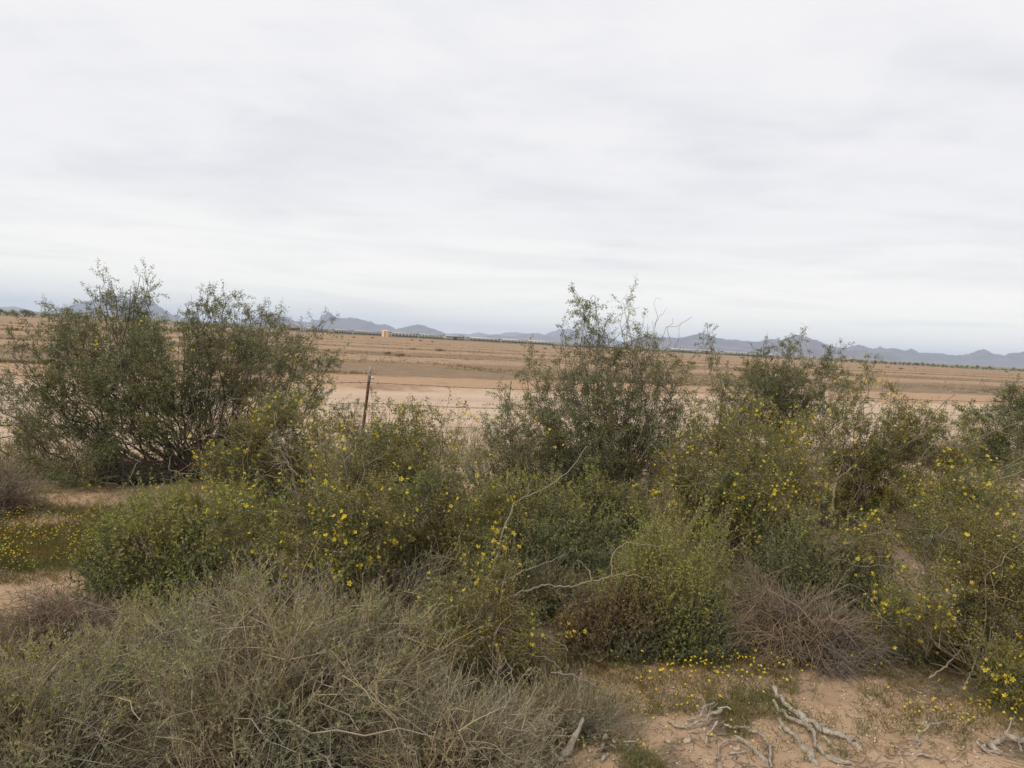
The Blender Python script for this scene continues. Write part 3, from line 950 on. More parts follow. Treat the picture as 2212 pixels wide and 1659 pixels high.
        for k in range(flowers):
            q = Vector(fd[k]).to_track_quat('Z', 'Y')
            fo = obj("flower", FLW[k % 3], None, o, fp[k] - base)
            fo.rotation_mode = 'QUATERNION'
            fo.rotation_quaternion = q
            sz = fsize * 1.10 * (.65 + .7 * rng.random())
            fo.scale = (sz, sz, sz)
        if pick_more is not None:
            # blossoms past the three hundred largest, joined
            n = 2 * flowers
            gi = np.concatenate([pick_more, outer(flowers)])
            gp, gd = on_curve(tw, gi, .6 + .4 * rng.random(n))
            gp = gp + outw[gi] * .025 + rng.normal(size=(n, 3)) * .03
            gd = unit(outw[gi] * .6 + rng.normal(size=(n, 3)) * .7 + np.array([0, 0, .4]))
            e1 = unit(np.cross(gd, rng.normal(size=(n, 3)))); e2 = np.cross(gd, e1)
            z_ = fsize * .95 * (.5 + .8 * rng.random(n))[:, None]
            mb = MB()
            for q in range(5):
                a = q * 2 * math.pi / 5
                dd = e1 * math.cos(a) + e2 * math.sin(a); sd = -e1 * math.sin(a) + e2 * math.cos(a)
                v = np.stack([gp, gp + dd * z_ * .6 + sd * z_ * .3 + gd * z_ * .2, gp + dd * z_ + gd * z_ * .4, gp + dd * z_ * .6 - sd * z_ * .3 + gd * z_ * .3], 1)
                mb.add(v.reshape(-1, 3), np.arange(4 * n).reshape(n, 4))
            obj("blossom_mass", mb.mesh("blossom_mass", base), M_FLOWER, o, kind="stuff")
    return o

C5 = lambda pts: crop(900, 1300, .5727, pts)
C3 = lambda pts: crop(1900, 800, .4973, pts)
C6 = lambda pts: crop(1900, 1300, .5727, pts)
C8 = lambda pts: crop(1900, 1900, .31646, pts)
C1 = lambda pts: crop(0, 740, .4973, pts)
CT = lambda pts: crop(500, 1500, .241, pts)
CG = lambda pts: crop(1000, 1100, .241, pts)

creosote((405, 1035), [
    (120, 715, 62, 62), (160, 690, 45, 40), (215, 625, 34, 42, .8), (230, 590, 16, 20, .5), (305, 625, 32, 42, .8), (310, 600, 18, 20, .5), (200, 680, 32, 35), (290, 680, 36, 35), (200, 760, 110, 70), (330, 760, 100, 80),
    (470, 700, 80, 60), (430, 660, 32, 40), (500, 650, 26, 35, .8), (395, 690, 22, 45, .6), (580, 690, 26, 26, .6), (550, 740, 80, 60), (640, 750, 70, 55), (700, 690, 20, 28, .6), (690, 780, 45, 55, .7), (100, 820, 80, 60),
    (35, 830, 40, 35, .8), (250, 840, 130, 60, 1.2), (420, 820, 120, 80, 1.2), (560, 830, 90, 60), (650, 830, 60, 40), (80, 900, 60, 45), (170, 900, 90, 50), (130, 1010, 90, 42, .8, -.9), (60, 980, 55, 50, .7, -.5), (34, 735, 10, 14, .3),
    (330, 900, 110, 50, .9), (480, 900, 100, 55, .9), (600, 900, 60, 40, .6), (430, 990, 70, 45, .9, .4), (520, 980, 60, 50, .9, .3), (30, 890, 55, 45, .8), (20, 800, 40, 30, .6), (200, 960, 90, 40, .8, -.4), (700, 850, 35, 30, .6), (300, 720, 60, 50, .9), (560, 690, 50, 35, .8)],
    "large olive green creosote bush at the left, broader than all the others", 1, 140000, 75, .0150, spread=.75, bare_limbs=12, limb_r=.020, fsize=.013, subs=12, limbs=2, twig_len=(.08, .2), stemm=M_STEMD,
    traced=[(C1([(1040, 1060), (960, 1000), (820, 995), (700, 1005)]), (8.1, 7.6), (.018, .006), M_STEM), (C1([(1040, 1080), (900, 1060), (760, 1045), (660, 1050), (560, 1070)]), (8.1, 7.5), (.018, .005), M_STEM),
            (C1([(1050, 1090), (950, 1110), (830, 1130), (740, 1120), (650, 1100)]), (8.1, 7.4), (.018, .005), M_STEM), (C1([(1060, 1090), (960, 1130), (860, 1180), (800, 1250), (760, 1340)]), (8.1, 7.0), (.012, .004)),
            (C1([(1060, 1100), (1150, 1095), (1080, 1140), (1010, 1190), (990, 1280), (1050, 1290), (1140, 1240)]), (8.1, 6.9), (.011, .004)), (C1([(1160, 1090), (1180, 1180), (1190, 1260), (1240, 1340)]), (7.9, 7.0), (.014, .006)),
            (C1([(1150, 1140), (1165, 1230), (1200, 1320)]), (7.9, 7.0), (.010, .005)), (C1([(1010, 1000), (900, 930), (760, 880), (660, 860), (560, 850)]), (8.1, 7.4), (.016, .005), M_STEMD),
            (C1([(520, 1150), (440, 1230), (380, 1320), (330, 1380)]), (7.5, 7.1), (.009, .005)), (C1([(440, 1230), (480, 1320), (560, 1350), (700, 1365)]), (7.3, 7.1), (.007, .004)), (C1([(0, 1090), (60, 1085), (140, 1090), (240, 1060)]), (7.0, 7.3), (.010, .006), M_STEM),
            (C1([(0, 1020), (100, 1010), (240, 930), (420, 920)]), (7.0, 7.5), (.010, .006), M_STEM), (C1([(0, 1160), (60, 1200), (180, 1210)]), (7.0, 7.2), (.010, .006), M_STEM), (C1([(1300, 870), (1400, 780), (1500, 700)]), (8.0, 7.5), (.010, .005), M_PALE)])

creosote((1335, 1115), [
    (1255, 660, 32, 38, .7), (1290, 690, 45, 35, .8), (1365, 660, 24, 35, .6), (1400, 700, 22, 18, .5), (1300, 735, 65, 35, .9), (1380, 735, 30, 30, .6), (1215, 725, 20, 20, .4), (1140, 790, 50, 40, .5), (1250, 810, 80, 55), (1380, 810, 90, 60),
    (1450, 830, 45, 60), (1190, 880, 90, 55), (1310, 890, 100, 60, 1.1), (1420, 910, 80, 70), (1085, 860, 35, 22, .5), (1100, 950, 75, 48, 1.3), (1200, 960, 100, 50), (1340, 970, 100, 60, 1.1), (1440, 990, 60, 60), (1290, 1040, 90, 40, .7), (1390, 1040, 60, 40, .7), (1490, 880, 50, 45, .7), (1510, 960, 50, 55, .8), (1130, 880, 70, 40, .7), (1160, 1010, 90, 40, .8), (1070, 920, 45, 35, .7), (1210, 800, 55, 45, .8), (1430, 770, 40, 35, .6), (1150, 950, 80, 50, 1.1), (1270, 960, 90, 55, 1.0), (1220, 1030, 90, 40, .9)],
    "tall upright creosote bush right of the fence post, thin twigs against the sky", 2, 88000, 60, .0138, spread=.5, limb_r=.012, fsize=.012, subs=12, stemm=M_STEM, leafm=M_CREO, bare_limbs=10,
    traced=[(CG([(1420, 1110), (1400, 1050), (1440, 985), (1560, 970), (1620, 935), (1740, 925), (1790, 860), (1900, 825), (2030, 820)]), (6.6, 7.0), (.008, .003)), (CG([(1590, 900), (1600, 850), (1690, 780), (1850, 710), (2000, 600)]), (6.9, 7.2), (.007, .003)),
            (crop(900, 800, .4973, [(1710, 530), (1715, 440), (1720, 330), (1700, 200), (1690, 130)]), (8.0, 8.0), (.009, .003), M_STEMD), (crop(900, 800, .4973, [(1700, 480), (1800, 400), (1880, 320), (1900, 230), (1960, 200)]), (8.0, 7.9), (.007, .002), M_STEM)])

creosote((1690, 1055), [
    (1590, 820, 60, 50, .8), (1660, 790, 70, 45), (1690, 840, 75, 55, 1.6), (1720, 730, 30, 20, .6), (1700, 760, 25, 25, .5), (1800, 740, 26, 20, .35), (1525, 710, 12, 18, .25), (1535, 740, 12, 12, .2), (1780, 800, 60, 40, .8), (1830, 820, 45, 35, .8),
    (1580, 880, 60, 40, .8), (1650, 890, 70, 40, .9), (1760, 860, 60, 40, .7)],
    "creosote bush behind the yellow flowers at right, dark green in its middle", 3, 38000, 34, .016, depth=9.4, spread=.45, limb_r=.012, fsize=.013, subs=11, leafm=M_CREO,
    traced=[(C3([(560, 850), (530, 790), (590, 710)]), (9.0, 9.0), (.012, .006)), (C3([(650, 830), (660, 740), (680, 660), (690, 640)]), (9.2, 9.2), (.011, .006)), (C3([(690, 790), (760, 775), (700, 820), (640, 800)]), (9.0, 9.0), (.010, .005))])

creosote((655, 1150), [
    (600, 875, 60, 35), (520, 920, 60, 45), (640, 940, 90, 50), (700, 900, 50, 35, .7), (560, 990, 90, 50), (470, 990, 50, 45), (650, 1010, 90, 50), (480, 1075, 75, 45), (560, 1080, 90, 50), (400, 1095, 40, 35, .8), (650, 1090, 80, 50)],
    "flowering creosote bush between the large left bush and the fence post", 4, 44000, 158, .0130, spread=.4, bare_limbs=13, limb_r=.010, fsize=.0125, subs=12, leafm=M_CREO2)

creosote((800, 1335), [
    (870, 890, 45, 28, .7, .6), (810, 950, 60, 40, .8, .5), (900, 930, 55, 38, .9, .5), (985, 890, 42, 16, .5, .5), (950, 900, 30, 20, .5, .5), (760, 1010, 90, 50), (870, 1010, 90, 50, 1.1), (960, 1040, 70, 45), (690, 1090, 90, 50), (800, 1090, 100, 50, 1.1),
    (910, 1100, 90, 50), (990, 1110, 50, 40), (640, 1160, 80, 40, .7), (760, 1170, 90, 50), (880, 1180, 90, 50), (960, 1190, 50, 50), (800, 1250, 90, 40), (900, 1260, 70, 40), (700, 1240, 60, 40, .7), (540, 1130, 70, 40, .7, -.15), (460, 1110, 45, 35, .6, -.2), (1040, 1080, 50, 40, .7), (1060, 1170, 50, 45, .7, -.2), (1000, 1240, 50, 35, .6)],
    "flowering creosote bush in the middle, in front of the fence post", 5, 72000, 230, .0120, spread=.45, bare_limbs=13, limb_r=.011, fsize=.0115, subs=13, leafm=M_CREO2,
    traced=[(CT([(1150, 70), (1270, 90), (1370, 160), (1450, 215), (1560, 230), (1690, 230), (1830, 300), (1940, 360), (1990, 450), (2020, 580)]), (4.3, 4.3), (.004, .009)),
            (C5([(340, 810), (260, 710), (180, 640), (150, 570), (110, 490), (20, 440)]), (4.3, 4.5), (.010, .005)), (C5([(370, 800), (360, 680), (340, 600), (300, 540), (210, 460)]), (4.3, 4.6), (.012, .006), M_STEMD), (C5([(390, 800), (420, 690), (470, 630)]), (4.3, 4.5), (.009, .004)),
            (C5([(235, 320), (220, 290), (160, 265), (0, 265)]), (4.4, 4.4), (.004, .003)), (C5([(170, 330), (240, 230), (320, 150), (420, 115)]), (4.6, 4.7), (.008, .003)), (C5([(330, 150), (370, 80), (395, 20)]), (4.7, 4.8), (.006, .004)), (CG([(0, 1480), (200, 1350), (400, 1190), (600, 1110)]), (4.6, 4.8), (.008, .003), M_STEM),
            (CG([(400, 1190), (460, 1030), (520, 880)]), (4.7, 4.8), (.006, .004)), (CG([(460, 1040), (560, 930), (700, 830)]), (4.7, 4.8), (.006, .003)),
            (CT([(820, 250), (850, 330), (920, 410), (1000, 480)]), (4.0, 4.2), (.003, .006)), (CT([(540, 120), (580, 200), (680, 270), (800, 340), (900, 400)]), (4.0, 4.2), (.003, .006)), (CT([(1220, 490), (1340, 455), (1440, 510), (1540, 550), (1660, 570), (1720, 600), (1850, 555), (2000, 560)]), (3.9, 4.2), (.004, .005))])

creosote((1075, 1500), [
    (1000, 1275, 55, 30, .6), (960, 1390, 45, 30, .8), (1060, 1330, 80, 40, 1.0), (1130, 1380, 50, 30, .7), (1020, 1420, 60, 35, .9), (1130, 1460, 50, 35, .8), (970, 1530, 50, 35, .7), (1060, 1540, 60, 25, .5), (1180, 1440, 40, 30, .5), (1090, 1260, 45, 30, .6)],
    "low sprawling creosote bush with bare pale branches and few flowers, near the sandy ground", 6, 20000, 95, .0105, spread=.22, limb_r=.006, fsize=.010, subs=10, leafm=M_CREO2, stemm=M_PALE,
    traced=[(C5([(900, 960), (930, 870), (1010, 800), (1080, 765), (1150, 740), (1230, 720), (1300, 735), (1360, 735), (1420, 710), (1460, 705), (1520, 690), (1580, 670), (1660, 675), (1740, 685)]), (3.5, 3.55), (.012, .003)),
            (C5([(1560, 670), (1550, 590), (1580, 540), (1640, 505), (1740, 515), (1830, 525)]), (3.54, 3.6), (.0055, .003)), (C5([(1460, 700), (1440, 650), (1380, 590)]), (3.5, 3.7), (.004, .002)),
            (C5([(885, 950), (900, 720), (950, 640), (980, 540), (1000, 440), (1045, 350), (1050, 310), (1120, 270), (1230, 220), (1330, 150), (1390, 70), (1430, 10)]), (3.6, 5.2), (.010, .005)), (C5([(1130, 270), (1130, 220), (1140, 205)]), (4.8, 4.9), (.005, .003)),
            (C5([(890, 950), (920, 770), (1000, 710), (1070, 670), (1140, 635), (1240, 610), (1310, 570)]), (3.5, 4.0), (.007, .004)), (C5([(870, 990), (705, 835), (675, 750), (680, 650), (720, 550), (760, 490), (755, 290)]), (3.5, 4.4), (.009, .003)),
            (C5([(770, 895), (840, 910), (900, 930), (940, 950)]), (3.4, 3.4), (.004, .006)), (C5([(660, 1050), (760, 1020), (850, 960), (900, 940)]), (3.3, 3.4), (.003, .005)), (C5([(1000, 910), (1070, 925), (1150, 950), (1230, 990), (1340, 1050)]), (3.4, 3.4), (.007, .004)),
            (C5([(960, 1000), (970, 1040), (1040, 1150), (1060, 1240), (1070, 1340)]), (3.35, 3.1), (.007, .004)), (C5([(1250, 1175), (1350, 1180), (1440, 1220), (1530, 1265)]), (3.25, 3.2), (.007, .004)), (C5([(960, 1060), (1130, 1080), (1220, 1090), (1300, 1150)]), (3.35, 3.3), (.006, .003)),
            (C5([(860, 1090), (960, 1100), (1000, 1110)]), (3.3, 3.3), (.006, .004)), (C5([(850, 960), (880, 1050), (870, 1150), (860, 1250)]), (3.4, 3.1), (.006, .003), M_STEM)])

creosote((1560, 1210), [
    (1560, 920, 60, 40, .8), (1640, 950, 80, 45), (1500, 990, 55, 55), (1600, 1020, 90, 50, 1.1), (1700, 1000, 70, 45), (1540, 1070, 70, 45), (1650, 1080, 90, 45), (1740, 1060, 50, 40, .7), (1480, 1060, 40, 40, .6), (1600, 1140, 80, 35, .8), (1500, 1130, 60, 40, .8), (1700, 1140, 70, 35, .7), (1420, 1080, 50, 35, .6), (1600, 890, 50, 30, .6)],
    "flowering creosote bush right of the tall central bush, above the bright green shrub", 7, 52000, 150, .0135, spread=.45, bare_limbs=13, limb_r=.010, fsize=.012, subs=12, leafm=M_CREO2,
    traced=[(C3([(880, 1420), (800, 1400), (700, 1340), (600, 1280), (520, 1220), (440, 1215), (300, 1220)]), (6.0, 5.8), (.009, .003)), (C3([(540, 1300), (500, 1220), (440, 1215)]), (5.9, 5.9), (.006, .003)), (C3([(170, 1160), (60, 1060), (20, 1000)]), (6.1, 6.3), (.006, .003)), (C3([(820, 1210), (770, 1170), (700, 1165)]), (6.0, 6.0), (.006, .003))])

creosote((1795, 1135), [
    (1830, 890, 70, 30, .6), (1770, 920, 50, 35, .7), (1880, 950, 75, 45), (1990, 905, 70, 40, .9), (1960, 970, 90, 45), (1850, 1010, 60, 35, .8), (1920, 1040, 80, 40, .9), (2050, 960, 70, 45), (2020, 1040, 80, 40), (1740, 980, 40, 30, .6), (1940, 860, 40, 22, .4), (1870, 790, 26, 26, .35), (2100, 1010, 50, 50), (1700, 930, 50, 40, .8), (1820, 980, 50, 40, .7), (1770, 1060, 70, 40, .8), (1900, 1110, 90, 40, .7), (2040, 1090, 80, 40, .7), (2150, 1080, 60, 50, .7), (1930, 880, 50, 25, .5)],
    "flowering creosote bush with pale twisted trunks at the right", 8, 56000, 200, .0155, bare_limbs=13, depth=7.2, spread=.5, limb_r=.012, fsize=.0135, subs=11, leafm=M_CREO2, stemm=M_STEM,
    traced=[(C3([(985, 1330), (985, 1240), (1000, 1140), (1020, 1080), (1050, 1000), (1010, 940), (960, 880)]), (7.1, 7.1), (.028, .012)), (C3([(970, 1330), (960, 1240), (890, 1100), (930, 1030), (990, 950)]), (7.1, 7.1), (.022, .010)), (C3([(890, 1100), (860, 1030), (850, 960)]), (7.0, 7.0), (.016, .009)),
            (C3([(1080, 1420), (1090, 1300), (1110, 1210), (1170, 1170), (1260, 1090), (1300, 1010)]), (6.9, 7.0), (.022, .009)), (C3([(1110, 1210), (1130, 1150), (1150, 1100)]), (6.9, 6.9), (.012, .006)), (C3([(1020, 1000), (1100, 880), (1200, 820), (1320, 780)]), (7.3, 7.6), (.012, .004), M_STEM),
            (C3([(1020, 950), (1120, 860), (1230, 850), (1330, 860)]), (7.3, 7.6), (.012, .004), M_STEM), (C3([(1000, 930), (1060, 800), (1150, 740), (1190, 660)]), (7.3, 7.6), (.012, .005), M_STEM), (C3([(960, 890), (1000, 830), (1090, 800), (1200, 780)]), (7.3, 7.6), (.010, .004), M_STEM)])

creosote((2130, 1470), [
    (2100, 1060, 90, 45, .8, .8), (1990, 1120, 80, 45, .7, .6), (2150, 1140, 60, 55, .8, .3), (1900, 1160, 60, 40, .5, .5), (2080, 1210, 100, 50, .8), (1970, 1250, 70, 50, .7), (2170, 1260, 70, 60, .8), (2030, 1320, 80, 55, .8), (1940, 1340, 45, 60, .9), (2130, 1350, 80, 60, .9), (2060, 1410, 90, 40, .9), (1970, 1430, 50, 40, .8), (2170, 1440, 60, 50), (2240, 1200, 70, 90, .7), (2240, 1380, 60, 90, .8)],
    "flowering creosote bush at the right edge, leaning over the sandy ground", 9, 48000, 210, .0120, spread=.35, bare_limbs=13, limb_r=.009, fsize=.0115, subs=11, leafm=M_CREO2, stemm=M_STEM,
    traced=[(C3([(2260, 1050), (2000, 1200), (1790, 1310)]), (4.6, 4.9), (.006, .004)), (C3([(2260, 1150), (1990, 1240), (1800, 1330)]), (4.5, 4.8), (.006, .004)), (C3([(2240, 1110), (1960, 1190), (1830, 1290)]), (4.6, 4.9), (.005, .003)), (C6([(1440, 1200), (1500, 1150), (1550, 1100), (1600, 1055)]), (3.75, 3.8), (.010, .005)),
            (C6([(1610, 1250), (1650, 1170), (1670, 1110), (1690, 1060)]), (3.7, 3.75), (.008, .005)), (C6([(1920, 1210), (1800, 1110), (1640, 1040), (1440, 990)]), (3.7, 3.8), (.005, .003)), (C6([(1430, 540), (1350, 570), (1240, 610)]), (4.4, 4.5), (.006, .003)), (C6([(1830, 930), (1700, 900), (1500, 910)]), (4.0, 4.0), (.004, .003)),
            (C6([(1850, 720), (1700, 715), (1500, 745)]), (4.2, 4.2), (.004, .003))])

creosote((2200, 1085), [
    (2180, 870, 50, 40), (2140, 920, 55, 38), (2215, 835, 34, 24, .6), (2095, 890, 35, 22, .5), (2240, 900, 60, 60), (2160, 985, 60, 40), (2080, 950, 40, 30, .6)],
    "creosote bush farthest at the right edge, its top just below the horizon", 10, 20000, 30, .018, depth=8.8, spread=.4, limb_r=.011, fsize=.013, subs=10)

creosote((760, 1000), [(745, 905, 30, 26, .8), (770, 875, 22, 18, .6), (800, 870, 18, 14, .6), (735, 880, 16, 14, .5), (820, 930, 26, 22, .7), (780, 940, 30, 26, .8)],
    "small thin creosote bush growing around the foot of the fence post", 13, 2600, 4, .016, depth=9.0, spread=.2, limb_r=.007, subs=9)

# ------------------------------------------------------------------ saltbushes (leafy mounds)
def dome_points(n, rng, c, R, lo=0.0, shell=.35):
    d = unit(rng.normal(size=(n, 3)) * np.array([1, 1, .9]))
    d[:, 2] = np.abs(d[:, 2]) * (1 - lo) + lo * .2
    lum = .42 + .98 * fbm(d[:, 0] * 2.1 + 3 * c[0] + 40, d[:, 1] * 2.1 + d[:, 2] * 1.7 + 3 * c[1] + 40, 23, 3)
    return c + d * R * (lum * rng.random(n) ** shell)[:, None]
def saltbush(base_px, rx, ry, h, label, seed, nl, tips=.35, leafm=None, stemm=None, leaf=.016, group=None, tipm=None, depth=None, skew=(0, 0), spike=.13, shoots=900):
    rng = np.random.default_rng(seed)
    base = G(*base_px) if depth is None else P(base_px[0], base_px[1], depth)
    base[2] = gz(base[0], base[1]) - .01
    o = thing("saltbush", base, label, "shrub", group)
    R = np.array([rx, ry, h])
    lump = rng.normal(size=(9, 3)); lump = unit(lump)
    # stems
    ns_ = 110
    tg = dome_points(ns_, rng, base, R * .8, .15, .3) + np.array([skew[0], skew[1], 0]) * .5
    stm = bez(base + rng.normal(size=(ns_, 3)) * [.06, .06, 0], tg, 8, rng, .10, np.tile([0, 0, .05], (ns_, 1)))
    mb = MB(); mb.tubes(stm, np.linspace(.0045, .0018, 8), 4)
    obj("stem_mass", mb.mesh("stem_mass", base), stemm or M_STEM, o, kind="stuff")
    # leafy shoots
    sh = dome_points(shoots, rng, base, R, .05, .22)
    nrm = unit((sh - base) / R)
    bump_ = np.max(nrm @ lump.T, axis=1)
    sh = base + (sh - base) * (.86 + .20 * sstep(.6, 1.0, bump_))[:, None] + np.array([skew[0], skew[1], 0]) * ((sh[:, 2:3] - base[2]) / h)
    hz = (sh[:, 2] - base[2]) / h
    dirs = unit(nrm * .6 + np.array([0, 0, .65]) + rng.normal(size=(shoots, 3)) * .42)
    sl = spike * (.6 + .9 * rng.random(shoots)) * np.where(rng.random(shoots) < .20, 1.3 + 1.2 * rng.random(shoots), 1.0)
    shp = bez(sh - dirs * sl[:, None] * .4, sh + dirs * sl[:, None] * .6, 3, rng, .10)
    mb = MB(); mb.tubes(shp, np.linspace(.0014, .0007, 3), 3)
    obj("shoot_mass", mb.mesh("shoot_mass", base), stemm or M_STEM, o, kind="stuff")
    wi = rng.integers(0, shoots, nl)
    tpar = rng.random(nl)
    c, d = on_curve(shp, wi, tpar)
    ld = unit(d * .5 + rng.normal(size=(nl, 3)) * .75)
    L = leaf * 1.3 * (.6 + .8 * rng.random(nl)) * (1.1 - .45 * tpar)
    istip = (tpar * .55 + .75 * (hz[wi] - .40) + .30 * (h2(wi, wi * 0, 3) - .5)) > (.78 - tips)
    mb = MB(); mb.leaves(c[~istip], ld[~istip], L[~istip], L[~istip] * .42, rng, .12)
    obj("foliage", mb.mesh("foliage", base), leafm or M_SALT, o, kind="stuff")
    mb = MB(); mb.leaves(c[istip], ld[istip], L[istip] * .8, L[istip] * .36, rng, .12)
    obj("new_growth", mb.mesh("new_growth", base), tipm or M_TIP, o, kind="stuff")
    return o
saltbush((365, 1285), .62, .56, .76, "dense green leafy shrub at left with pale yellowish tips, below the large bush", 21, 38000, .50, leaf=.020, shoots=1900, skew=(.06, .25))
saltbush((1130, 1235), .75, .55, .72, "dark green leafy shrub in the middle behind the bare pale branches", 22, 34000, .30, leaf=.020, shoots=1700)
saltbush((1290, 1170), .55, .45, .62, "greyish green leafy shrub below the tall central bush", 25, 18000, .22, leaf=.021, shoots=900)
saltbush((1430, 1395), .40, .40, .78, "bright yellowish green leafy shrub beside the brown twiggy shrub", 23, 30000, .66, leaf=.017, shoots=1700)
saltbush((1310, 1410), .32, .30, .42, "low withered brownish green shrub at the foot of the bright green shrub", 26, 16000, .05, leafm=M_DRYLEAF, leaf=.016, shoots=900)
saltbush((1500, 1425), .22, .22, .34, "small dark green shrub between the bright green shrub and the sand", 27, 9000, .12, leaf=.013, shoots=600)
saltbush((1760, 1330), .60, .46, .70, "grey green shrub behind the brown twiggy shrub at right", 24, 26000, .18, leaf=.018, leafm=M_SALT, shoots=1300, spike=.16)
saltbush((1090, 1060), .50, .40, .55, "very dark low shrub left of the tall central bush", 28, 13000, .02, leaf=.018, leafm=M_CREO, stemm=M_STEMD, shoots=800, depth=7.2)

# ------------------------------------------------------------------ twiggy shrubs
def twigshrub(name, base_px, rx, ry, h, label, seed, stems, twigs, nl, mat, leafm=None, arch=.25, droop=.0, leaf=.008, depth=None, tr=.0016, group=None, skew=(0, 0), tlen=(.06, .2), up=.5, tipleaf=0, arcs=0, wob=.11):
    rng = np.random.default_rng(seed)
    base = G(*base_px) if depth is None else P(base_px[0], base_px[1], depth)
    base[2] = gz(base[0], base[1]) - .01
    o = thing(name, base, label, "shrub", group)
    R = np.array([rx, ry, h])
    sk = np.array([skew[0], skew[1], 0.0])
    tg = dome_points(stems, rng, base, R, .05, .35) + sk
    tg[:, 2] -= droop * h * rng.random(stems)
    tg[:, 2] = np.maximum(tg[:, 2], base[2] + .03)
    st = base + rng.normal(size=(stems, 3)) * [rx * .18, ry * .18, 0]
    cur = bez(st, tg, 8, rng, wob, np.tile([0, 0, arch], (stems, 1)))
    r0 = tr * (1.6 + 1.6 * rng.random((stems, 1)))
    mb = MB(); mb.tubes(cur, r0 * np.linspace(1.0, .35, 8)[None], 3)
    wi = rng.integers(0, stems, twigs)
    a0, ad = on_curve(cur, wi, .2 + .8 * rng.random(twigs) ** .8)
    outw = unit((a0 - base) / R)
    td = unit(ad * .6 + outw * .35 + rng.normal(size=(twigs, 3)) * .6 + np.array([0, 0, up]))
    tl = tlen[0] + (tlen[1] - tlen[0]) * rng.random(twigs)
    end = a0 + td * tl[:, None]
    end[:, 2] = np.maximum(end[:, 2], base[2] + .01)
    tw = bez(a0, end, 4, rng, .16)
    mb.tubes(tw, (tr * (.6 + .6 * rng.random((twigs, 1)))) * np.linspace(1, .5, 4)[None], 3)
    n2_ = int(twigs * .75)
    w2 = rng.integers(0, twigs, n2_)
    a1, d1 = on_curve(tw, w2, .3 + .7 * rng.random(n2_))
    e1 = a1 + unit(d1 * .7 + rng.normal(size=(n2_, 3)) * .7 + np.array([0, 0, up * .6])) * (tlen[0] + (tlen[1] - tlen[0]) * .4 * rng.random(n2_))[:, None] * .6
    t3 = bez(a1, e1, 2, rng, .15)
    mb.tubes(t3, tr * .6 * np.linspace(1, .6, 2), 3)
    obj("twig_mass", mb.mesh("twig_mass", base), mat, o, kind="stuff")
    if arcs:
        tg2 = dome_points(arcs, rng, base, R * 1.08, .1, .06) + sk
        ar = bez(base + rng.normal(size=(arcs, 3)) * [rx * .25, ry * .25, 0], tg2, 14, rng, .045, np.stack([rng.normal(size=arcs) * .1, rng.normal(size=arcs) * .1, .12 + .12 * rng.random(arcs)], 1))
        for q in range(arcs):
            mb = MB(); mb.tubes(ar[q], tr * (1.2 + 1.2 * rng.random()) * np.linspace(1.3, .4, 14), 5)
            obj("branch", mb.mesh("branch", base, True), mat, o)
    if nl:
        pick = rng.random(nl) < .5
        c = np.empty((nl, 3)); d = np.empty((nl, 3))
        i1 = rng.integers(0, twigs, nl); i2 = rng.integers(0, n2_, nl)
        ca, da = on_curve(tw, i1, rng.random(nl)); cb, db = on_curve(t3, i2, rng.random(nl))
        c = np.where(pick[:, None], ca, cb); d = np.where(pick[:, None], da, db)
        L = leaf * (.6 + .9 * rng.random(nl))
        mb = MB(3); mb.leaves(c, unit(d * .6 + rng.normal(size=(nl, 3)) * .6), L, L * .52, rng, .1)
        obj("foliage", mb.mesh("foliage", base), leafm or M_GREYLEAF, o, kind="stuff")
    if tipleaf:
        cand = np.argsort(-tw[:, -1, 2] + rng.normal(size=twigs) * .08)[:max(20, twigs // 14)]
        i1 = cand[rng.integers(0, len(cand), tipleaf)]
        ca, da = on_curve(tw, i1, .3 + .7 * rng.random(tipleaf))
        L = .009 * (.6 + .9 * rng.random(tipleaf))
        mb = MB(); mb.leaves(ca + rng.normal(size=ca.shape) * .006, unit(da * .6 + rng.normal(size=ca.shape) * .7), L, L * .45, rng, .1)
        obj("new_growth", mb.mesh("new_growth", base), M_TIP, o, kind="stuff")
    return o
twigshrub("grey_shrub", (600, 1640), .85, .75, .80, "large grey twiggy shrub filling the lower left foreground", 31, 330, 4800, 56000, M_TWIG, leaf=.0120, tipleaf=2600, arcs=12, up=.85)
twigshrub("grey_shrub", (60, 1700), .62, .60, .52, "grey twiggy shrub with green tips in the bottom left corner", 32, 240, 3200, 28000, M_TWIG, leaf=.0115, arcs=8, up=.8, tipleaf=4500)
twigshrub("grey_shrub", (980, 1720), .46, .50, .40, "low grey twiggy shrub at the bottom, left of the bleached stump", 33, 220, 2800, 17000, M_TWIG, leaf=.011, arcs=8, up=.7)
twigshrub("grey_shrub", (820, 1400), .55, .42, .55, "straw coloured twiggy shrub below the flowering middle bush", 34, 220, 2600, 22000, M_TWIG, leaf=.012, arcs=8, up=.8)
twigshrub("grey_shrub", (330, 1470), .34, .34, .38, "small yellowish green twiggy shrub behind the bottom left shrub", 36, 160, 1800, 9000, M_TWIG, leaf=.009, tipleaf=3500, up=.9)
twigshrub("dry_shrub", (1745, 1425), .62, .40, .58, "brown leafless tangled shrub at the edge of the sandy ground", 35, 220, 3000, 4000, M_DRY, M_DRYLEAF, arch=.30, droop=.6, tr=.0018, up=.0, wob=.22)
twigshrub("dry_shrub", (175, 1390), .42, .34, .36, "brown leafless shrub leaning to the left beside the green leafy shrub", 37, 200, 2100, 0, M_DRY, arch=.35, droop=.6, tr=.0016, skew=(-.12, -.05), up=.0)
twigshrub("dry_shrub", (-15, 1120), .45, .40, .48, "grey dry shrub cut off by the left edge above the yellow flowers", 38, 150, 1500, 3000, M_DRY, M_GREYLEAF, arch=.2, droop=.2, tr=.0022, leaf=.012)
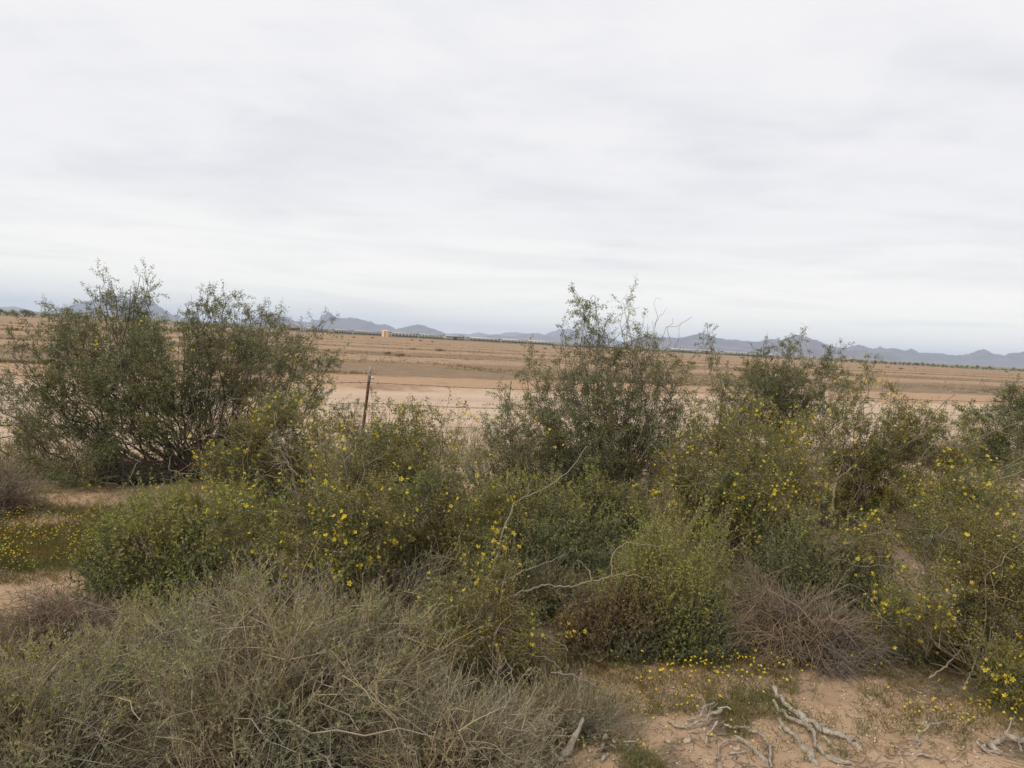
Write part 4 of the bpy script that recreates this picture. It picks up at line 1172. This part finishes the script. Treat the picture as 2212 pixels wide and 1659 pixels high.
twigshrub("dry_shrub", (260, 1045), .70, .45, .22, "dark low heap of dead twigs under the large left bush", 39, 160, 1600, 1500, M_STEMD, M_DRYLEAF, arch=.15, tr=.003, leaf=.014, up=.1)
twigshrub("dry_shrub", (850, 1050), .80, .35, .42, "brown dry weeds at the foot of the fence behind the flowers", 40, 160, 1700, 5000, M_DRY, M_DRYLEAF, arch=.1, tr=.002, leaf=.014, up=.9, depth=8.6)
twigshrub("dry_shrub", (1860, 1090), .80, .40, .40, "brown dry brush around the pale twisted trunks at right", 41, 150, 1600, 4000, M_DRY, M_DRYLEAF, arch=.15, tr=.0022, leaf=.014, up=.5, depth=7.9)
twigshrub("dry_shrub", (1230, 1570), .40, .26, .15, "low pale dry weeds between the sprawling bush and the stump", 42, 80, 900, 6000, M_TWIG, M_GREYLEAF, arch=.1, tr=.0011, leaf=.010, up=.9)

twigshrub("dry_shrub", (560, 1330), .50, .36, .36, "brown leafless undergrowth right of the green leafy shrub at left", 43, 150, 1500, 5000, M_DRY, M_DRYLEAF, arch=.2, tr=.0016, leaf=.012, up=.4)
twigshrub("dry_shrub", (1620, 1230), .75, .45, .45, "dry undergrowth beneath the flowering bush right of centre", 44, 150, 1500, 9000, M_DRY, M_SALT, arch=.15, tr=.0018, leaf=.016, up=.6)
twigshrub("dry_shrub", (1180, 1330), .48, .32, .36, "dark tangled undergrowth below the long pale bare branch", 46, 150, 1400, 12000, M_DRY, M_SALT, arch=.15, tr=.0016, leaf=.017, up=.6)
twigshrub("dry_shrub", (2030, 1200), .80, .50, .40, "thin dry undergrowth at the right behind the leaning bush", 45, 130, 1300, 5000, M_DRY, M_DRYLEAF, arch=.15, tr=.0018, leaf=.015, up=.6)
def neighbour(src, x, y, rz, sc, label):
    c = src.copy(); COL.objects.link(c)
    c.location = (x, y, gz(x, y) - .01); c.rotation_euler = (0, 0, rz); c.scale = (sc, sc, sc)
    c["label"] = label
    for ch in src.children:
        if ch.name.startswith("flower"):
            continue
        d = ch.copy(); COL.objects.link(d); d.parent = c
    return c
BYLAB = {o["label"]: o for o in COL.objects if "label" in o and o.parent is None}
def by(txt):
    return next(o for k, o in BYLAB.items() if txt in k)
neighbour(by("above the bright green shrub"), 5.6, 6.6, 2.2, 1.0, "creosote bush cut off by the right edge, nearer than the farthest one")
neighbour(by("farthest at the right edge"), 8.3, 9.6, 1.4, 1.05, "creosote bush just beyond the right edge along the fence")
neighbour(by("grey green shrub behind"), 4.3, 4.4, 1.0, 1.0, "grey green shrub cut off by the lower right edge")
neighbour(by("lower left foreground"), -4.6, 4.2, 2.4, .9, "grey twiggy shrub beyond the left edge beside the yellow flowers")
neighbour(by("right of the tall central") if False else by("between the large left bush"), -6.3, 6.6, 2.6, 1.0, "creosote bush beyond the left edge in front of the fence")
# ------------------------------------------------------------------ dead wood on the ground
def deadwood(label, strands, seed, lift=.02, group=None, name="dead_branch", zc=None):
    """strands: list of (picture points, (r0, r1), (z0, z1)) lying on the ground"""
    rng = np.random.default_rng(seed)
    first = None
    built = []
    for pts, rr, zz in strands:
        zl = np.linspace(zz[0], zz[1], len(pts))
        w_ = np.array([G(a, b, z) for (a, b), z in zip(pts, zl)])
        w_[:, 2] += np.array([gz(p[0], p[1]) for p in w_]) + rr[0] * .22
        cum = np.concatenate([[0], np.cumsum(np.linalg.norm(np.diff(w_, axis=0), axis=1))])
        n = max(12, int(cum[-1] / .012))
        tn = np.linspace(0, cum[-1], n)
        # smooth the corners a little
        w_ = np.stack([np.interp(tn, cum, w_[:, i]) for i in range(3)], 1)
        k = np.array([1, 2, 1.]) / 4
        sm = np.stack([np.convolve(np.pad(w_[:, i], 1, mode='edge'), k, mode='valid') for i in range(3)], 1)
        sm += np.stack([(fbm(tn * 20, tn * 0 + i * 9 + seed, seed + i, 4, .6) - .5) * .030 for i in range(3)], 1)
        rad = np.interp(tn / cum[-1], [0, .5, 1], [rr[0], (rr[0] + rr[1]) / 2, rr[1]])
        rad = rad * .66 * (.40 + 1.2 * fbm(tn * 30, tn * 0 + seed, seed + 7, 4, .6))
        rad[0] *= .35; rad[-1] *= .25
        built.append((sm, rad))
    base = built[0][0][len(built[0][0]) // 2].copy(); base[2] = gz(base[0], base[1])
    o = None
    for k, (sm, rad) in enumerate(built):
        mb = MB(); mb.tubes(sm, rad, 9)
        # weathered flutes along the wood
        v = mb.v[0].reshape(len(sm), 9, 3)
        fl = 1 + .34 * np.sin(np.arange(9) * 2.4 + rng.random() * 6)[None, :] * (.6 + .6 * fbm(np.arange(len(sm)) * .1, np.arange(len(sm)) * 0., seed + k, 2))[:, None]
        mb.v[0] = (sm[:, None] + (v - sm[:, None]) * fl[..., None]).reshape(-1, 3)
        if o is None:
            o = tag(obj(name, None, loc=base), label, "dead wood", group)
        obj("limb", mb.mesh("limb", base, True), M_WOOD, o)
        # short broken side twigs
        nt = int(rng.integers(2, 5))
        if len(sm) > 20:
            ii = rng.integers(4, len(sm) - 4, nt)
            dd = unit(rng.normal(size=(nt, 3)) + (sm[ii + 2] - sm[ii - 2]) * 20 + np.array([0, 0, .35]))
            ee = sm[ii] + dd * (.03 + .09 * rng.random(nt))[:, None]
            ee[:, 2] = np.maximum(ee[:, 2], base[2] + .004)
            for q, tw_ in enumerate(bez(sm[ii], ee, 6, rng, .16)):
                mb = MB(); mb.tubes(tw_, np.linspace(.55, .22, 6) * min(.006, rad[ii[q]] * .8), 5)
                obj("twig", mb.mesh("twig", base, True), M_WOOD, o)
    return o
deadwood("long bleached dead branch forking three ways, largest on the sand", [
    (C8([(1160, 400), (1230, 520), (1330, 610), (1440, 700), (1500, 790), (1530, 900), (1620, 990), (1720, 1070), (1890, 1105)]), (.014, .012), (.03, 0)),
    (C8([(1160, 520), (1270, 660), (1400, 720), (1500, 770)]), (.009, .014), (.02, .01)),
    (C8([(1380, 610), (1480, 690), (1560, 760), (1640, 810), (1780, 850), (1880, 910), (1980, 990)]), (.015, .019), (.03, .0)),
    (C8([(1620, 840), (1700, 910), (1870, 1040)]), (.007, .005), (.02, 0)),
    (C8([(1590, 700), (1595, 740), (1600, 790)]), (.006, .009), (.07, .02))], 51)
deadwood("bleached dead branch just left of the large forked one, thick at its lower end", [(C8([(1190, 680), (1240, 750), (1310, 810), (1370, 890), (1450, 960), (1500, 1030), (1550, 1120)]), (.010, .024), (.02, .0)), (C8([(1190, 760), (1230, 800), (1260, 840)]), (.010, .006), (0, 0))], 52)
deadwood("pale antler shaped dead branch left of the middle of the sand", [(C8([(170, 700), (220, 740), (350, 765), (440, 725), (520, 700), (600, 640), (690, 615)]), (.009, .010), (0, .06)), (C8([(470, 690), (520, 600), (600, 535)]), (.009, .004), (.02, .09)), (C8([(350, 710), (400, 715), (440, 725)]), (.006, .008), (.01, .02)), (C8([(630, 590), (700, 600), (770, 610)]), (.005, .005), (.05, .05))], 53)
deadwood("thin hook shaped pale dead branch below the antler shaped one", [(C8([(650, 710), (590, 770), (545, 830), (520, 930), (600, 980)]), (.006, .006), (.05, 0))], 54)
deadwood("pale dead branch bending down to the bottom edge beside the bare sand", [(C8([(700, 750), (790, 800), (880, 760), (960, 800), (1040, 810), (1080, 880), (1120, 930), (1130, 1000), (1130, 1120)]), (.007, .009), (.02, .02)), (C8([(890, 760), (950, 790), (1010, 840)]), (.007, .005), (.02, .0)), (C8([(1120, 920), (1150, 935), (1190, 960)]), (.007, .004), (.02, 0))], 55)
deadwood("straight dark streaked dead branch running into the bottom edge", [(C8([(770, 845), (850, 880), (930, 940), (1010, 1010), (1080, 1080), (1120, 1130)]), (.012, .017), (.03, .0))], 56)
deadwood("arched pale dead twig at the bottom edge left of the streaked branch", [(C8([(640, 1130), (640, 1040), (640, 950), (720, 910), (820, 900)]), (.008, .006), (0, .03))], 57)
deadwood("low pale dead branch at the bottom edge under the streaked branch", [(C8([(740, 1040), (840, 1030), (900, 1080), (950, 1120)]), (.010, .010), (0, 0)), (C8([(840, 1030), (900, 1010), (940, 1000)]), (.006, .004), (0, .02))], 58)
deadwood("pale forked dead twig on the sand at the right", [(C6([(1520, 1440), (1430, 1470), (1370, 1530), (1390, 1560), (1350, 1590)]), (.006, .007), (.04, 0)), (C6([(1430, 1470), (1400, 1440), (1410, 1420)]), (.004, .003), (.03, .05))], 59)
deadwood("flat pale dead branch near the bottom edge at right", [(C6([(1260, 1610), (1330, 1620), (1400, 1625), (1450, 1640)]), (.010, .006), (0, 0)), (C6([(1280, 1590), (1330, 1585), (1380, 1575)]), (.004, .003), (0, 0))], 60)
deadwood("gnarled bleached root in the bottom right corner", [(C6([(1670, 1530), (1720, 1590), (1800, 1605)]), (.007, .013), (.03, 0)), (C6([(1800, 1600), (1750, 1555), (1820, 1515), (1900, 1530), (1960, 1560)]), (.017, .014), (0, .05)), (C6([(1885, 1535), (1900, 1560), (1915, 1600)]), (.009, .006), (.04, .0)), (C6([(1780, 1620), (1740, 1600), (1700, 1570)]), (.010, .005), (0, .02))], 61)
deadwood("short dead twig lying above the large forked branch at right", [(C6([(1120, 1270), (1160, 1300), (1195, 1325)]), (.006, .004), (0, 0))], 62)
deadwood("splintered upright bleached stump at the bottom between shrub and sand", [
    (crop(1500, 1900, .27125, [(770, 770), (735, 880), (670, 990), (600, 1120), (540, 1230)]), (.010, .024), (.13, .0)), (crop(1500, 1900, .27125, [(410, 1040), (450, 1130), (500, 1210), (540, 1260)]), (.006, .014), (.08, 0)),
    (crop(1500, 1900, .27125, [(560, 1250), (640, 1240), (700, 1230)]), (.012, .008), (0, 0)), (crop(1500, 1900, .27125, [(545, 900), (545, 1000), (540, 1090)]), (.004, .006), (.10, .02)), (crop(1500, 1900, .27125, [(515, 1020), (515, 1080), (520, 1140)]), (.004, .006), (.05, .01))], 63, name="stump")
deadwood("knotted upright bleached stub right of the splintered stump", [(crop(1500, 1900, .27125, [(1005, 1000), (990, 1090), (1020, 1190)]), (.012, .011), (.10, 0)), (crop(1500, 1900, .27125, [(990, 1100), (950, 1160), (900, 1200)]), (.010, .006), (.04, 0))], 64, name="stump")
deadwood("pale curved dead branch at the bottom edge under the upright stub", [(crop(1500, 1900, .27125, [(850, 1250), (930, 1225), (1050, 1215), (980, 1260), (930, 1300)]), (.010, .010), (0, 0))], 65)
deadwood("short bleached stick crossing the upright stub", [(crop(1500, 1900, .27125, [(1030, 1090), (1110, 1130), (1200, 1180)]), (.006, .005), (.02, 0)), (crop(1500, 1900, .27125, [(1070, 1030), (1095, 1060), (1120, 1090)]), (.011, .009), (.03, .02))], 66)
deadwood("small pale forked stick standing right of the upright stub", [(crop(1500, 1900, .27125, [(1235, 1080), (1245, 1140), (1240, 1210)]), (.009, .008), (.06, 0)), (crop(1500, 1900, .27125, [(1190, 1045), (1270, 1055), (1350, 1070)]), (.008, .004), (.05, .03))], 67)
deadwood("grey fallen branch lying under the large left bush", [(crop(100, 1350, .27125, [(530, 270), (700, 265), (850, 250), (1050, 235)]), (.012, .014), (0, 0)), (crop(100, 1350, .27125, [(700, 210), (640, 195), (560, 200)]), (.008, .006), (.04, .05))], 68)

# ------------------------------------------------------------------ stones
def stone(px, r, seed, label):
    rng = np.random.default_rng(seed)
    p = G(*px); p[2] = gz(p[0], p[1])
    mb = MB()
    nz, na = 7, 10
    th = np.linspace(0, math.pi, nz)
    prof = [(max(.02, math.sin(q)), -math.cos(q)) for q in th]
    lathe(mb, prof, na)
    v = mb.v[0]
    v *= (.8 + .4 * rng.random((len(v), 1)))
    mb.v[0] = v * np.array([r, r * .75, r * .5]) + np.array([0, 0, r * .2])
    o = obj("stone", mb.mesh("stone"), M_STONE, None, p)
    o.rotation_euler = (0, 0, rng.random() * 6)
    tag(o, label, "stone")
M_STONE = mat_plain("tan_stone", (0.36, 0.27, 0.20), (0.50, 0.40, 0.31), .9, 20.0)
stone((1484, 1612), .022, 1, "tan stone on the ground left of the hook shaped twig")
stone((1590, 1630), .018, 2, "reddish tan stone between the dead branches at the bottom edge")
stone((1443, 1613), .014, 3, "small pale pebble left of the tan stone")
stone((1880, 1520), .016, 4, "flat pale stone on the sand at the right")
stone((2085, 1568), .012, 5, "small pale stone near the right edge of the sand")
stone((1700, 1612), .012, 6, "small stone beside the large forked dead branch")

# ------------------------------------------------------------------ ground herbs, litter
def region(n, rng, boxes):
    a = np.array([(b[1] - b[0]) * (b[3] - b[2]) * b[4] for b in boxes]); a = a / a.sum()
    k = rng.choice(len(boxes), n, p=a)
    b = np.array([q[:4] for q in boxes])[k]
    x = b[:, 0] + (b[:, 1] - b[:, 0]) * rng.random(n); y = b[:, 2] + (b[:, 3] - b[:, 2]) * rng.random(n)
    d = ray(x, y); t_ = -CAM_H / d[:, 2]
    p = d * t_[:, None] + np.array([0, 0, CAM_H])
    return p[:, 0], p[:, 1]
def herbs(name, label, n, boxes, h, mat, seed, blades=7, usebare=True, spread=.7, wid=.0035):
    rng = np.random.default_rng(seed)
    x, y = region(n, rng, boxes)
    if usebare:
        k = rng.random(n) > bare(x, y) * .93
        k &= fbm(x * 2.2, y * 2.2, seed, 3) > .40
        x, y = x[k], y[k]
    n = len(x)
    c = np.stack([x, y, height(x, y)], 1)
    mb = MB(3)
    hh = h * (.5 + .9 * rng.random(n)) * (.6 + .8 * fbm(x * 1.5, y * 1.5, seed + 1, 2))
    for q in range(blades):
        d = np.stack([rng.normal(size=n) * spread, rng.normal(size=n) * spread, np.ones(n)], 1)
        b = c + rng.normal(size=(n, 3)) * [.012, .012, 0]
        if q % 2:
            mb.leaves(b, d, hh, wid * (.6 + .8 * rng.random(n)), rng)
        else:
            d = unit(d)
            mb.leaves(b + d * (hh * rng.random(n))[:, None] * .8, rng.normal(size=(n, 3)) + [0, 0, .4], .010 + .008 * rng.random(n), .0055, rng)
    return tag(obj(name, mb.mesh(name), mat, kind="stuff"), label, "herbs")
FG = [(2230, 3000, 1050, 1680, .35), (1180, 2230, 1430, 1680, 1.0), (-40, 330, 1050, 1420, .6), (1500, 2230, 1080, 1430, .25), (380, 1300, 1150, 1430, .25), (-40, 400, 1000, 1120, .3)]
herbs("low_herbs", "low brownish herbs covering the sand between the shrubs", 27000, FG, .045, M_HERB, 71)
herbs("green_herbs", "patchy low green herbs on the sandy ground", 3500, [(1240, 1720, 1400, 1560, 1.0), (-40, 260, 1050, 1260, 1.4), (1850, 2230, 1420, 1600, .6)], .06, M_HERBG, 72, usebare=False)
herbs("green_herbs", "greenish herb carpet under the small yellow flowers at left", 3600, [(-60, 260, 1070, 1270, 1.0)], .08, M_HERBG, 73)
herbs("dry_grass", "thin dry grass along the fence line", 2200, [(700, 1050, 930, 1000, 1.0), (-30, 250, 960, 1040, .8), (1900, 2230, 930, 1010, .8)], .14, M_HERB, 74, usebare=False, wid=.010, spread=.35)
def wild(label, n, boxes, seed, size, hz, clump=.5):
    rng = np.random.default_rng(seed)
    x, y = region(n, rng, boxes)
    k = fbm(x * 2.6, y * 2.6, seed, 3) > clump
    x, y = x[k], y[k]; n = len(x)
    c = np.stack([x, y, height(x, y)], 1)
    top = c + np.stack([rng.normal(size=n) * .02, rng.normal(size=n) * .02, hz * (.5 + .9 * rng.random(n))], 1)
    st = MB(); st.tubes(bez(c, top, 3, rng, .1), np.full(3, .0008), 3)
    tilt = unit(np.stack([rng.normal(size=n) * .5, rng.normal(size=n) * .5 - .25, np.ones(n)], 1))
    e1 = unit(np.cross(tilt, rng.normal(size=(n, 3)))); e2 = np.cross(tilt, e1)
    fl = MB()
    s = size * (.7 + .6 * rng.random(n))[:, None]
    for q in range(5):
        a = q * 2 * math.pi / 5
        d = e1 * math.cos(a) + e2 * math.sin(a); sd = -e1 * math.sin(a) + e2 * math.cos(a)
        v = np.stack([top, top + d * s * .6 + sd * s * .36 + tilt * s * .2, top + d * s + tilt * s * .3, top + d * s * .6 - sd * s * .36 + tilt * s * .2], 1)
        fl.add(v.reshape(-1, 3), np.arange(4 * n).reshape(n, 4))
    o = thing("wildflowers", c.mean(0) if n else (0, 0, 0), label, "wildflowers")
    o["kind"] = "stuff"
    off = c.mean(0)
    obj("stalks", st.mesh("stalks", off), M_HERBG, o, kind="stuff")
    obj("blossoms", fl.mesh("blossoms", off), M_FLOWER, o, kind="stuff")
wild("carpet of tiny yellow wildflowers on the ground at left", 1900, [(-60, 235, 1075, 1255, 1.0)], 81, .0050, .09, .55)
wild("scattered yellow wildflowers along the edge of the right sandy ground", 430, [(1290, 1720, 1395, 1500, 1.0), (1560, 1960, 1400, 1470, .8), (1240, 1560, 1480, 1560, .3)], 82, .0068, .07, .46)
wild("sparse yellow wildflowers near the bottom right corner", 380, [(1950, 2230, 1420, 1600, 1.0), (1250, 2200, 1500, 1650, .12)], 83, .0060, .06, .45)
# twig litter
rngL = np.random.default_rng(91)
x, y = region(5200, rngL, [(1150, 2230, 1420, 1690, 1.0), (-40, 330, 1080, 1420, .5), (1500, 2230, 1100, 1430, .25)])
k = rngL.random(len(x)) > bare(x, y) * .75
x, y = x[k], y[k]; n = len(x)
c = np.stack([x, y, height(x, y) + .004], 1)
a = rngL.random(n) * 6.28
d = np.stack([np.cos(a), np.sin(a), rngL.normal(size=n) * .15], 1) * (.02 + .09 * rngL.random(n) ** 2)[:, None]
mb = MB(); mb.tubes(bez(c - d / 2, c + d / 2 + [0, 0, .003], 4, rngL, .12), np.linspace(.0016, .0009, 4), 3)
tag(obj("twig_litter", mb.mesh("twig_litter"), M_DRY, kind="stuff"), "small dry twig litter strewn over the sandy ground", "litter")

rngP = np.random.default_rng(95)
x, y = region(5000, rngP, [(1150, 2230, 1420, 1690, 1.0), (-40, 330, 1080, 1420, .4), (1700, 2230, 1100, 1430, .2)])
n = len(x)
r = (.0022 + .008 * rngP.random(n) ** 4)
c = np.stack([x, y, height(x, y) + r * .2], 1)
oc = np.array([(1, 0, 0), (0, 1, 0), (-1, 0, 0), (0, -1, 0), (0, 0, .7), (0, 0, -.7)], float)
v = c[:, None] + oc[None] * r[:, None, None] * (.6 + .8 * rngP.random((n, 6, 1)))
fc = np.array([(0, 1, 4), (1, 2, 4), (2, 3, 4), (3, 0, 4), (1, 0, 5), (2, 1, 5), (3, 2, 5), (0, 3, 5)])
f = (np.arange(n)[:, None, None] * 6 + fc[None]).reshape(-1, 3)
tag(obj("gravel", make_mesh("gravel", v.reshape(-1, 3), f), M_STONE, kind="stuff"), "fine tan gravel strewn over the sand", "gravel")

# ------------------------------------------------------------------ haze
hz = MB(); hz.box((-30000, -4200, -2.0), (30000, 30000, 500))
m = bpy.data.materials.new("desert_haze"); m.use_nodes = True
t = NT(m.node_tree); t.n.clear()
out = t.new('ShaderNodeOutputMaterial')
pvn = t.new('ShaderNodeVolumePrincipled')
pvn.inputs['Color'].default_value = (0.67, 0.79, 1.0, 1)
pvn.inputs['Density'].default_value = 6.2e-5
pvn.inputs['Anisotropy'].default_value = 0.0
t.l.new(pvn.outputs[0], out.inputs['Volume'])
hobj = obj("haze", hz.mesh("haze"), m, kind="stuff")
